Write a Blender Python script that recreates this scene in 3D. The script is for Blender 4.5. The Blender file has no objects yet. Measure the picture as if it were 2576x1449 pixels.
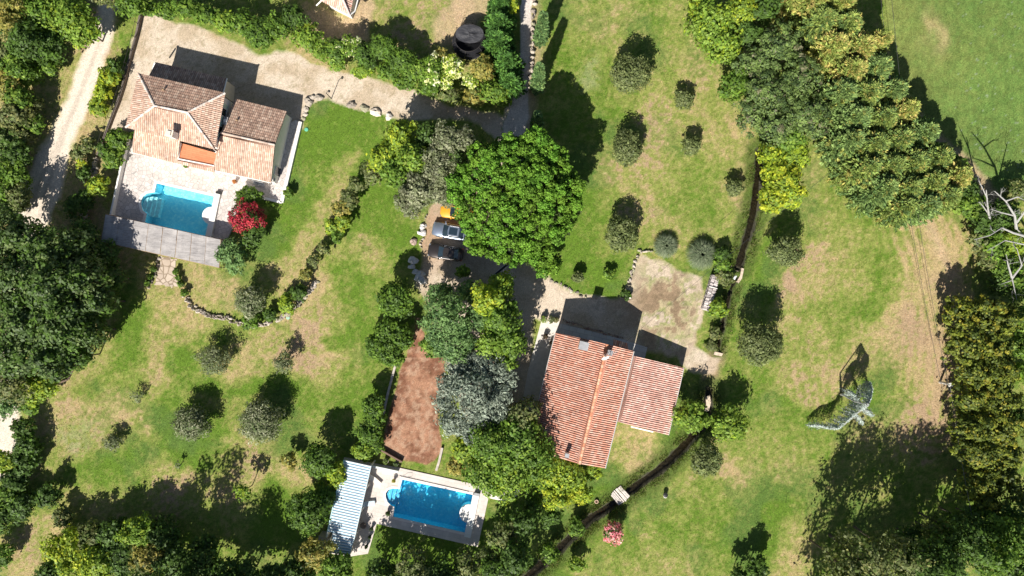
import bpy, math, random
import numpy as np
from mathutils import Vector
from mathutils.geometry import tessellate_polygon
random.seed(7)
RNG = np.random.default_rng(11)
sc = bpy.context.scene
col = sc.collection
# ---------------------------------------------------------------- camera, sky, sun, exposure
S = 0.052                       # metres on the ground per unit of the survey grid
CU, CV = 1288.0, 724.5
HFOV = math.radians(73.7)
H = 1288*S/math.tan(HFOV/2)
cd = bpy.data.cameras.new("camera"); cam = bpy.data.objects.new("camera", cd); col.objects.link(cam)
cam.location = (0, 0, H); cam.rotation_euler = (0, 0, 0)
cd.sensor_width = 36; cd.lens = 18/math.tan(HFOV/2); cd.clip_end = 3000; cd.clip_start = 0.5
sc.camera = cam
SUN_EL = math.radians(44); AZ = math.radians(22)     # shadows fall towards (sin AZ, cos AZ)
w = bpy.data.worlds.new("World"); sc.world = w; w.use_nodes = True
nt = w.node_tree; nt.nodes.clear()
sky = nt.nodes.new("ShaderNodeTexSky"); sky.sky_type = 'NISHITA'; sky.sun_disc = False
sky.sun_elevation = SUN_EL; sky.sun_rotation = math.pi + AZ
bg = nt.nodes.new("ShaderNodeBackground"); bg.inputs[1].default_value = 0.05
wo = nt.nodes.new("ShaderNodeOutputWorld")
nt.links.new(sky.outputs[0], bg.inputs[0]); nt.links.new(bg.outputs[0], wo.inputs[0])
sl = bpy.data.lights.new("sun", 'SUN'); so = bpy.data.objects.new("sun", sl); col.objects.link(so)
sl.energy = 5.0; sl.angle = math.radians(0.5); sl.color = (1.0, 0.955, 0.88)
d = Vector((math.sin(AZ)*math.cos(SUN_EL), math.cos(AZ)*math.cos(SUN_EL), -math.sin(SUN_EL)))
so.rotation_euler = d.to_track_quat('-Z', 'Y').to_euler(); so.location = (0, 0, 60)
sc.view_settings.view_transform = 'Standard'; sc.view_settings.look = 'None'
sc.view_settings.gamma = 1.0; sc.view_settings.exposure = 0.6

def P(u, v, z=0.0):
    k = 1 - z/H
    return Vector(((u-CU)*S*k, -(v-CV)*S*k, z))
def G(u, v):
    return ((u-CU)*S, -(v-CV)*S)

# ---------------------------------------------------------------- numpy noise
def _h(ix, iy, seed):
    n = (ix.astype(np.int64)*374761393 + iy.astype(np.int64)*668265263 + seed*144665) & 0xffffffff
    n = ((n ^ (n >> 13))*1274126177) & 0xffffffff
    n = (n ^ (n >> 16))
    return (n & 0xffffff)/float(0xffffff)
def vn(x, y, seed=0):
    ix = np.floor(x); iy = np.floor(y); fx = x-ix; fy = y-iy
    fx = fx*fx*(3-2*fx); fy = fy*fy*(3-2*fy)
    a = _h(ix, iy, seed); b = _h(ix+1, iy, seed); c = _h(ix, iy+1, seed); e = _h(ix+1, iy+1, seed)
    return (a*(1-fx)+b*fx)*(1-fy)+(c*(1-fx)+e*fx)*fy
def fbm(x, y, f, seed=0, octv=4, g=0.55):
    r = 0; a = 1; t = 0
    for o in range(octv):
        r = r + a*vn(x*f+o*17.3, y*f-o*9.1, seed+o*7); t += a; a *= g; f *= 2.03
    return r/t
def sstep(x, a, b):
    t = np.clip((x-a)/(b-a), 0, 1); return t*t*(3-2*t)
def pdist(x, y, poly):
    """signed distance to a polygon, negative inside"""
    dmin = np.full(x.shape, 1e9); ins = np.zeros(x.shape, bool); n = len(poly)
    for i in range(n):
        x0, y0 = poly[i]; x1, y1 = poly[(i+1) % n]
        dx, dy = x1-x0, y1-y0; L = dx*dx+dy*dy+1e-12
        t = np.clip(((x-x0)*dx+(y-y0)*dy)/L, 0, 1)
        dmin = np.minimum(dmin, np.hypot(x-x0-t*dx, y-y0-t*dy))
        c = ((y0 > y) != (y1 > y)) & (x < (x1-x0)*(y-y0)/((y1-y0) if y1 != y0 else 1e-12)+x0)
        ins ^= c
    return np.where(ins, -dmin, dmin)
def ldist(x, y, pts):
    dmin = np.full(x.shape, 1e9)
    for (x0, y0), (x1, y1) in zip(pts[:-1], pts[1:]):
        dx, dy = x1-x0, y1-y0; L = dx*dx+dy*dy+1e-12
        t = np.clip(((x-x0)*dx+(y-y0)*dy)/L, 0, 1)
        dmin = np.minimum(dmin, np.hypot(x-x0-t*dx, y-y0-t*dy))
    return dmin

# ---------------------------------------------------------------- materials
def nmat(name):
    m = bpy.data.materials.new(name); m.use_nodes = True
    n = m.node_tree; n.nodes.clear()
    out = n.nodes.new("ShaderNodeOutputMaterial")
    return m, n, out
def mixc(n, a, b, fac, mode='MIX'):
    x = n.nodes.new("ShaderNodeMix"); x.data_type = 'RGBA'; x.blend_type = mode
    for s, v in ((0, fac), (6, a), (7, b)):
        if hasattr(v, 'links') or hasattr(v, 'is_linked'): n.links.new(v, x.inputs[s])
        else: x.inputs[s].default_value = v if s == 0 else (*v, 1)
    return x.outputs[2]
def noise(n, scale, detail=3, rough=0.6, pos=None, dist=0.0):
    g = n.nodes.new("ShaderNodeNewGeometry"); t = n.nodes.new("ShaderNodeTexNoise")
    t.inputs['Scale'].default_value = scale; t.inputs['Detail'].default_value = detail
    t.inputs['Roughness'].default_value = rough; t.inputs['Distortion'].default_value = dist
    n.links.new(pos or g.outputs['Position'], t.inputs['Vector']); return t.outputs['Fac']
def ramp(n, f, a, b, lo=0.0, hi=1.0):
    r = n.nodes.new("ShaderNodeMapRange"); n.links.new(f, r.inputs[0])
    r.inputs[1].default_value = a; r.inputs[2].default_value = b
    r.inputs[3].default_value = lo; r.inputs[4].default_value = hi
    return r.outputs[0]
def bump(n, h, s, dist, bs):
    b = n.nodes.new("ShaderNodeBump"); b.inputs['Strength'].default_value = s; b.inputs['Distance'].default_value = dist
    n.links.new(h, b.inputs['Height']); n.links.new(b.outputs[0], bs.inputs['Normal'])
def pbs(n, out, rough=0.8, metal=0.0, spec=0.3):
    b = n.nodes.new("ShaderNodeBsdfPrincipled"); b.inputs['Roughness'].default_value = rough
    b.inputs['Metallic'].default_value = metal; b.inputs['Specular IOR Level'].default_value = spec
    n.links.new(b.outputs[0], out.inputs[0]); return b
def setc(n, sock, v):
    if hasattr(v, 'is_linked'): n.links.new(v, sock)
    else: sock.default_value = (*v, 1)
_mc = {}
def plain(c, rough=0.75, metal=0.0, var=0.18, vs=2.5, spec=0.3, fine=30):
    key = (c, rough, metal, var, vs, spec)
    if key in _mc: return _mc[key]
    m, n, out = nmat("painted"); b = pbs(n, out, rough, metal, spec)
    f = noise(n, vs, 4); f2 = noise(n, fine, 2)
    k = ramp(n, f, 0.3, 0.7, 1-var, 1+var*0.6); k2 = ramp(n, f2, 0.3, 0.7, 1-var*0.4, 1+var*0.4)
    mu = n.nodes.new("ShaderNodeMath"); mu.operation = 'MULTIPLY'; n.links.new(k, mu.inputs[0]); n.links.new(k2, mu.inputs[1])
    v = n.nodes.new("ShaderNodeVectorMath"); v.operation = 'SCALE'; v.inputs[0].default_value = c
    n.links.new(mu.outputs[0], v.inputs['Scale']); n.links.new(v.outputs[0], b.inputs['Base Color'])
    _mc[key] = m; return m
def attr_mat(name, rough=0.9, nz=((6, 0.25), (22, 0.25)), bstr=0.5, bdist=0.05, spec=0.15):
    m, n, out = nmat(name); b = pbs(n, out, rough, 0, spec)
    a = n.nodes.new("ShaderNodeAttribute"); a.attribute_name = 'col'; c = a.outputs['Color']; hgt = None
    for sc_, am in nz:
        f = noise(n, sc_, 3, 0.65); k = ramp(n, f, 0.25, 0.75, 1-am, 1+am)
        v = n.nodes.new("ShaderNodeVectorMath"); v.operation = 'SCALE'; n.links.new(c, v.inputs[0]); n.links.new(k, v.inputs['Scale'])
        c = v.outputs[0]; hgt = f
    n.links.new(c, b.inputs['Base Color'])
    if bstr: bump(n, hgt, bstr, bdist, b)
    return m
M_ground = attr_mat("grass_and_soil", 0.95, ((1.6, 0.10), (4.5, 0.34), (11, 0.42)), 0.8, 0.12)
M_gravel = attr_mat("gravel", 0.95, ((3.0, 0.16), (7, 0.34), (20, 0.25)), 0.6, 0.05)
M_tile = attr_mat("clay_tile", 0.85, ((0.55, 0.22), (4, 0.18), (14, 0.15)), 0.0)
M_bark = attr_mat("bark", 0.95, ((8, 0.3),), 0.3)
M_stone = attr_mat("stone", 0.9, ((2.5, 0.2), (11, 0.25)), 0.5, 0.06)
def leaf_mat(name, tr=0.28, rough=0.55):
    m, n, out = nmat(name)
    a = n.nodes.new("ShaderNodeAttribute"); a.attribute_name = 'col'
    b = n.nodes.new("ShaderNodeBsdfPrincipled"); b.inputs['Roughness'].default_value = rough; b.inputs['Specular IOR Level'].default_value = 0.25
    n.links.new(a.outputs['Color'], b.inputs['Base Color'])
    t = n.nodes.new("ShaderNodeBsdfTranslucent")
    v = n.nodes.new("ShaderNodeVectorMath"); v.operation = 'MULTIPLY'; n.links.new(a.outputs['Color'], v.inputs[0]); v.inputs[1].default_value = (1.3, 1.35, 0.6)
    n.links.new(v.outputs[0], t.inputs[0])
    mx = n.nodes.new("ShaderNodeMixShader"); mx.inputs[0].default_value = tr
    n.links.new(b.outputs[0], mx.inputs[1]); n.links.new(t.outputs[0], mx.inputs[2]); n.links.new(mx.outputs[0], out.inputs[0])
    return m
M_leaf = leaf_mat("foliage"); M_needle = leaf_mat("needles", 0.12, 0.7)
def paving(name, c1, c2, joint, scale, jw, crazy=True):
    m, n, out = nmat(name); b = pbs(n, out, 0.85)
    g = n.nodes.new("ShaderNodeNewGeometry")
    if crazy:
        v = n.nodes.new("ShaderNodeTexVoronoi"); v.feature = 'DISTANCE_TO_EDGE'; v.inputs['Scale'].default_value = scale
        v2 = n.nodes.new("ShaderNodeTexVoronoi"); v2.inputs['Scale'].default_value = scale
        n.links.new(g.outputs['Position'], v.inputs['Vector']); n.links.new(g.outputs['Position'], v2.inputs['Vector'])
        e = ramp(n, v.outputs['Distance'], jw*0.5, jw*1.2); rnd = v2.outputs['Color']
        sp = n.nodes.new("ShaderNodeSeparateColor"); n.links.new(rnd, sp.inputs[0]); r = sp.outputs[0]
    else:
        mp = n.nodes.new("ShaderNodeMapping"); mp.inputs['Rotation'].default_value = (0, 0, math.radians(13)); n.links.new(g.outputs['Position'], mp.inputs[0])
        v = n.nodes.new("ShaderNodeTexBrick"); v.inputs['Scale'].default_value = scale; v.inputs['Mortar Size'].default_value = jw
        v.inputs['Color1'].default_value = (0, 0, 0, 1); v.inputs['Color2'].default_value = (1, 1, 1, 1); v.inputs['Brick Width'].default_value = 0.8; v.inputs['Row Height'].default_value = 0.5
        n.links.new(mp.outputs[0], v.inputs['Vector']); e = ramp(n, v.outputs['Fac'], 0, 1, 1, 0); r = v.outputs['Color']
    cc = mixc(n, c1, c2, r)
    st = ramp(n, noise(n, 0.9, 4), 0.35, 0.75, 0, 0.5)
    cc = mixc(n, cc, tuple(x*0.72 for x in c2), st)
    cc = mixc(n, joint, cc, e); n.links.new(cc, b.inputs['Base Color'])
    bump(n, e, 0.4, 0.02, b); return m
M_crazy = paving("crazy_paving", (0.72, 0.65, 0.61), (0.56, 0.50, 0.46), (0.36, 0.33, 0.31), 1.95, 0.045)
M_flag = paving("flagstones", (0.60, 0.50, 0.40), (0.46, 0.37, 0.29), (0.26, 0.20, 0.14), 1.2, 0.07)
M_slab = paving("stone_slabs", (0.72, 0.64, 0.59), (0.62, 0.55, 0.50), (0.50, 0.44, 0.40), 1.0, 0.012, False)
M_conc = paving("concrete_slabs", (0.62, 0.60, 0.57), (0.54, 0.52, 0.50), (0.30, 0.29, 0.27), 0.8, 0.012, False)
def water(name, tint, bs=0.25, scale=2.2, glossr=0.04):
    m, n, out = nmat(name)
    t = n.nodes.new("ShaderNodeBsdfTransparent"); t.inputs[0].default_value = (*tint, 1)
    g = n.nodes.new("ShaderNodeBsdfGlossy"); g.inputs['Roughness'].default_value = glossr
    f = n.nodes.new("ShaderNodeFresnel"); f.inputs[0].default_value = 1.33
    nz = noise(n, scale, 3, 0.6, dist=0.5)
    b = n.nodes.new("ShaderNodeBump"); b.inputs['Strength'].default_value = bs; b.inputs['Distance'].default_value = 0.2
    n.links.new(nz, b.inputs['Height']); n.links.new(b.outputs[0], g.inputs['Normal']); n.links.new(b.outputs[0], f.inputs['Normal'])
    mx = n.nodes.new("ShaderNodeMixShader"); n.links.new(f.outputs[0], mx.inputs[0]); n.links.new(t.outputs[0], mx.inputs[1]); n.links.new(g.outputs[0], mx.inputs[2])
    n.links.new(mx.outputs[0], out.inputs[0]); return m
def mosaic(name, c1, c2, sc_=9.0):
    m, n, out = nmat(name); b = pbs(n, out, 0.4)
    g = n.nodes.new("ShaderNodeNewGeometry"); v = n.nodes.new("ShaderNodeTexVoronoi"); v.inputs['Scale'].default_value = sc_
    n.links.new(g.outputs['Position'], v.inputs['Vector']); sp = n.nodes.new("ShaderNodeSeparateColor"); n.links.new(v.outputs['Color'], sp.inputs[0])
    cc = mixc(n, c1, c2, sp.outputs[0]); f = ramp(n, noise(n, 2.3, 3, 0.6, dist=1.2), 0.3, 0.7, 0, 1)
    cc = mixc(n, cc, c1, f); n.links.new(cc, b.inputs['Base Color']); return m

# ---------------------------------------------------------------- object helpers
def tag(o, label=None, cat=None, group=None, kind=None):
    if label: o['label'] = label
    if cat: o['category'] = cat
    if group: o['group'] = group
    if kind: o['kind'] = kind
    return o
def np_mesh(name, V, F, mat, C=None, smooth=False, loc=None, parent=None):
    """V (n,3), F (m,4) or (m,3) index arrays, C per-vertex rgb"""
    V = np.asarray(V, np.float32).reshape(-1, 3); F = np.asarray(F, np.int32)
    if loc is not None: V = V-np.array(loc, np.float32)
    me = bpy.data.meshes.new(name); me.vertices.add(len(V)); me.vertices.foreach_set('co', V.ravel())
    k = F.shape[1]; me.loops.add(F.size); me.loops.foreach_set('vertex_index', F.ravel())
    me.polygons.add(len(F)); me.polygons.foreach_set('loop_start', np.arange(0, F.size, k, dtype=np.int32))
    if smooth: me.polygons.foreach_set('use_smooth', np.ones(len(F), bool))
    me.update(calc_edges=True)
    if C is not None:
        a = me.color_attributes.new('col', 'FLOAT_COLOR', 'POINT')
        cc = np.ones((len(V), 4), np.float32); cc[:, :3] = C; a.data.foreach_set('color', cc.ravel())
    me.materials.append(mat)
    o = bpy.data.objects.new(name, me); col.objects.link(o)
    if parent is not None: o.parent = parent
    elif loc is not None: o.location = loc
    return o
class MB:
    """collects shapes in world space, builds one mesh object"""
    def __init__(s): s.v = []; s.f = []; s.c = []
    def add(s, vs, fs, c=(0.5, 0.5, 0.5)):
        b = len(s.v); s.v += [tuple(x) for x in vs]; s.f += [[b+i for i in f] for f in fs]
        s.c += [c]*len(vs) if not isinstance(c, list) else c; return s
    def prism(s, pts, z0, z1, c=(0.5, 0.5, 0.5)):
        """pts xy list; z0/z1 numbers or lists"""
        n = len(pts); z0 = z0 if isinstance(z0, (list, tuple)) else [z0]*n; z1 = z1 if isinstance(z1, (list, tuple)) else [z1]*n
        vs = [(p[0], p[1], z) for p, z in zip(pts, z0)]+[(p[0], p[1], z) for p, z in zip(pts, z1)]
        area = sum(pts[i][0]*pts[(i+1) % n][1]-pts[(i+1) % n][0]*pts[i][1] for i in range(n))
        fs = [[i, (i+1) % n, n+(i+1) % n, n+i] for i in range(n)]+[list(range(n, 2*n)), list(range(n-1, -1, -1))]
        if area < 0: fs = [f[::-1] for f in fs]
        return s.add(vs, fs, c)
    def box(s, cx, cy, cz, sx, sy, sz, rot=0.0, c=(0.5, 0.5, 0.5)):
        ca, sa = math.cos(rot), math.sin(rot)
        pts = [(cx+ca*a-sa*b, cy+sa*a+ca*b) for a, b in ((-sx/2, -sy/2), (sx/2, -sy/2), (sx/2, sy/2), (-sx/2, sy/2))]
        return s.prism(pts, cz-sz/2, cz+sz/2, c)
    def tube(s, pts, radii, seg=8, c=(0.5, 0.5, 0.5), cap=True):
        pts = [Vector(p) for p in pts]; n = len(pts)
        if not isinstance(radii, (list, tuple)): radii = [radii]*n
        vs = []; fs = []; prev = None
        for i, p in enumerate(pts):
            t = (pts[min(i+1, n-1)]-pts[max(i-1, 0)])
            if t.length < 1e-6: t = Vector((0, 0, 1))
            t.normalize(); a = Vector((1, 0, 0)) if abs(t.x) < 0.8 else Vector((0, 1, 0))
            if prev is not None: a = prev
            x = (a-t*a.dot(t)).normalized(); y = t.cross(x); prev = x
            for k in range(seg):
                an = 2*math.pi*k/seg; vs.append(p+(x*math.cos(an)+y*math.sin(an))*radii[i])
        for i in range(n-1):
            for k in range(seg):
                fs.append([i*seg+k, i*seg+(k+1) % seg, (i+1)*seg+(k+1) % seg, (i+1)*seg+k])
        if cap: fs.append(list(range(seg))[::-1]); fs.append([(n-1)*seg+k for k in range(seg)])
        return s.add(vs, fs, c)
    def lathe(s, cx, cy, prof, seg=16, c=(0.5, 0.5, 0.5)):
        vs = []; fs = []; n = len(prof)
        for r, z in prof:
            for k in range(seg):
                a = 2*math.pi*k/seg; vs.append((cx+r*math.cos(a), cy+r*math.sin(a), z))
        for i in range(n-1):
            for k in range(seg): fs.append([i*seg+k, i*seg+(k+1) % seg, (i+1)*seg+(k+1) % seg, (i+1)*seg+k])
        fs.append([k for k in range(seg)][::-1]); fs.append([(n-1)*seg+k for k in range(seg)])
        return s.add(vs, fs, c)
    def rock(s, cx, cy, cz, rx, ry, rz, seed, c=(0.5, 0.5, 0.5)):
        r = random.Random(seed); vs = []; fs = []; R = 6; K = 9
        ph = [r.uniform(0, 6.28) for _ in range(6)]
        for i in range(R+1):
            th = math.pi*i/R
            for k in range(K):
                a = 2*math.pi*k/K
                m = 1+0.16*math.sin(2*a+ph[0]+th)+0.13*math.sin(3*a+ph[1]-2*th)+0.1*math.sin(4*th+ph[2])+r.uniform(-.09, .09)
                vs.append((cx+rx*m*math.sin(th)*math.cos(a), cy+ry*m*math.sin(th)*math.sin(a), cz+rz*m*math.cos(th)))
        for i in range(R):
            for k in range(K): fs.append([i*K+k, (i+1)*K+k, (i+1)*K+(k+1) % K, i*K+(k+1) % K])
        return s.add(vs, fs, c)
    def build(s, name, mat, parent=None, loc=None, smooth=False):
        me = bpy.data.meshes.new(name)
        off = Vector(parent['_o']) if parent is not None and '_o' in parent else (Vector(loc) if loc is not None else Vector((0, 0, 0)))
        if parent is not None and '_o' not in parent and '_po' in parent: off = Vector(parent['_po'])
        me.from_pydata([tuple(Vector(v)-off) for v in s.v], [], s.f); me.update()
        a = me.color_attributes.new('col', 'FLOAT_COLOR', 'POINT')
        cc = np.ones((len(s.v), 4), np.float32); cc[:, :3] = np.array(s.c); a.data.foreach_set('color', cc.ravel())
        me.materials.append(mat)
        if smooth: me.polygons.foreach_set('use_smooth', np.ones(len(me.polygons), bool))
        o = bpy.data.objects.new(name, me); col.objects.link(o)
        if parent is not None: o.parent = parent; o['_po'] = tuple(off)
        elif loc is not None: o.location = loc; o['_o'] = tuple(loc)
        else: o['_o'] = (0, 0, 0)
        return o
def thing(name, label, cat, loc, group=None):
    o = bpy.data.objects.new(name, None); col.objects.link(o); o.location = loc; o['_o'] = tuple(loc); o.empty_display_size = 0.5
    return tag(o, label, cat, group)

# ---------------------------------------------------------------- ground colour map (dry patches, lush patches)
DRY = np.array([0.44, 0.335, 0.17]); MID = np.array([0.25, 0.275, 0.07]); LUSH = np.array([0.112, 0.195, 0.022])
PINK = np.array([0.40, 0.275, 0.18]); SOIL = np.array([0.50, 0.36, 0.23])
# (u, v, ru, rv, rotation deg, target dryness 0..1, weight)
BL = [(860,320,95,55,-10,.12,1),(820,400,60,60,0,.25,.8),(880,300,60,30,0,.08,1),(735,540,45,60,20,.15,.9),(690,600,40,50,30,.15,1),(600,690,60,25,25,.2,.9),
(860,450,25,70,25,.88,1),(800,560,40,70,30,.85,1),(745,650,40,50,30,.82,1),(560,690,70,35,0,.8,.8),(500,700,45,50,0,.92,1),(540,740,60,35,0,.85,1),(700,700,45,35,20,.75,1),
(960,500,60,90,0,.14,1),(1000,590,45,60,0,.15,1),(920,640,48,42,0,.78,1),(870,720,40,70,20,.28,1),(900,860,28,110,5,.12,1),(860,960,40,50,20,.22,1),(960,760,30,60,0,.3,.9),(810,775,66,62,0,.95,1.2),(820,920,80,55,0,.9,1.1),(730,880,70,40,0,.82,.9),(870,820,22,60,0,.2,1),(780,1000,90,30,0,.35,.9),(900,1040,60,50,0,.2,.8),
(325,830,42,95,5,.07,1.3),(440,770,85,70,0,.88,1.1),(390,880,50,100,8,.85,1),(450,915,28,20,0,.1,1.2),(560,960,75,18,0,.15,1.1),(610,900,45,40,0,.85,1),(210,1050,95,45,0,.9,1),(300,980,60,50,0,.4,.9),(150,1120,70,50,0,.7,.8),(215,1190,60,30,0,.45,.8),(120,1200,50,50,0,.6,.7),(250,1190,70,40,-20,.22,1),(350,1200,60,50,-30,.3,.9),(440,1080,60,60,0,.2,1),(500,1100,50,50,0,.1,1.1),(370,1080,40,18,0,.85,1),(410,1195,55,65,20,.93,1.1),(600,1170,75,60,10,.88,1),(490,1105,30,20,0,.05,1),(560,1130,50,30,0,.3,.8),(690,1110,60,60,0,.3,.9),(700,1310,55,70,0,.1,1.1),(735,1215,30,55,0,.92,1.1),(330,1260,130,40,0,.7,.8),(590,1290,60,80,0,.6,1),(560,1350,60,60,0,.45,1),(90,1380,70,60,0,.92,1.2),(640,1130,30,30,0,.75,.8),
(960,40,85,45,0,.62,1),(1090,60,55,70,0,.72,1),(1000,100,80,50,0,.7,1),(840,80,70,70,0,.95,1),(1180,110,60,60,0,.8,.8),
(1460,50,50,70,0,.45,.7),(1560,70,60,60,0,.7,.8),(1400,140,40,70,0,.35,.9),(1480,220,40,70,0,.3,.9),(1640,90,50,80,0,.3,.9),(1650,190,30,40,0,.75,.9),(1680,120,30,120,15,.55,.8),(1760,190,60,80,0,.7,.8),(1650,330,40,120,0,.78,1),(1790,300,60,60,0,.72,.9),(1500,330,50,80,0,.3,.8),(1400,450,50,50,0,.22,.9),(1460,500,40,110,0,.2,1),(1420,620,50,70,0,.08,1.2),(1470,700,90,45,0,.12,1.1),(1575,420,60,30,0,.8,1),(1645,540,55,50,0,.85,1.1),(1750,520,70,60,0,.42,.9),(1820,400,50,110,0,.72,1),(1700,600,60,40,0,.65,1),(1830,560,40,80,0,.66,.9),(1870,370,25,120,0,.85,1),(1730,400,50,60,0,.6,.8),(1520,560,30,60,0,.3,.8),
(2060,450,50,110,0,.6,.9),(2085,680,85,62,0,.95,1.2),(2150,590,60,60,0,.55,.9),(2250,600,70,50,0,.5,.9),(2290,610,30,20,0,.2,1),(2010,740,45,110,20,.85,1),(1925,720,40,60,0,.2,1.1),(2130,770,60,110,0,.4,.9),(2150,820,40,60,20,.3,.9),(2315,850,80,240,3,1.0,1.8),(2335,640,70,100,-20,1.0,1.6),(2120,880,55,75,0,.9,1.1),(2030,940,65,55,0,.72,1),(2250,1005,60,60,0,.15,1.1),(1980,1050,60,60,0,.35,1),(1950,1150,70,60,0,.62,1),(1860,1185,30,26,0,.97,1.2),(1830,1280,100,80,0,.38,1),(1930,1330,65,75,0,.06,1.2),(1720,1340,100,60,10,.45,1),(1640,1430,120,40,0,.6,.9),(1990,1400,45,80,0,.88,1.1),(1750,1190,70,50,-30,.6,.9),(2080,1060,50,50,0,.45,.8),(2060,1170,70,50,0,.55,.9),(1900,960,60,60,0,.35,.9),(1960,880,50,60,0,.6,.8),(2180,1090,60,40,0,.9,1),(2200,1200,120,100,0,.5,.8),(1460,1400,60,60,0,.45,.8),(1800,1380,60,40,0,.25,.8),(2280,1300,150,100,0,.35,1),(2200,700,50,70,0,.35,.9),(2230,900,60,60,0,.7,1),
(1600,1120,75,50,-10,.88,1.2),(1560,1170,40,40,0,.92,1.2),(1490,1220,60,40,-20,.12,1.2),(1690,1120,30,30,0,.2,1),(1320,1350,80,90,0,.25,1),(1100,1390,160,60,0,.15,1),(1340,1260,60,60,0,.2,1),
(60,300,90,260,0,.85,1),(130,480,60,100,20,.92,1),(230,560,60,200,10,.88,.9),(210,260,40,200,12,.93,1),(330,680,60,60,0,.85,.8),(60,800,200,200,0,.8,.8),(1850,180,80,100,0,.6,.8)]
# meadow polygon NE
MEAD = [G(*p) for p in [(2185,-400),(2230,60),(2290,240),(2330,310),(2400,400),(2470,470),(2520,500),(3400,520),(3400,-400)]]
DITCH1 = [G(*p) for p in [(1912,380),(1909,435),(1902,500),(1891,560),(1874,620),(1858,672)]]
DITCH1b = [G(*p) for p in [(1852,700),(1838,735),(1829,775),(1820,812),(1812,850),(1806,886)]]
DITCH2 = [G(*p) for p in [(1786,985),(1776,1040),(1762,1078),(1735,1108),(1690,1155),(1648,1190),(1599,1225),(1556,1258),(1520,1285),(1489,1303),(1449,1340),(1409,1380),(1359,1425),(1300,1475),(1240,1530)]]
POOL1 = [(397,462),(541,495),(521,600),(367,561),(372,538),(362,530),(358.5,518),(358,506),(363,495),(373,487),(386,485),(392,484)]
POOL2 = [(1012.7,1205.4),(1190,1244),(1169,1339),(989.5,1299),(993,1275),(983,1270),(975,1261),(971,1250),(971,1240),(977,1232),(987,1228),(1001,1229),(1006,1230)]
def wob(x, y, amp=1.0):
    return x+amp*(fbm(x, y, 0.16, 3, 3)-0.5)*5+amp*(fbm(x, y, 0.9, 8, 3)-.5)*1.6, y+amp*(fbm(x, y, 0.16, 23, 3)-0.5)*5+amp*(fbm(x, y, 0.9, 28, 3)-.5)*1.6
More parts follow.
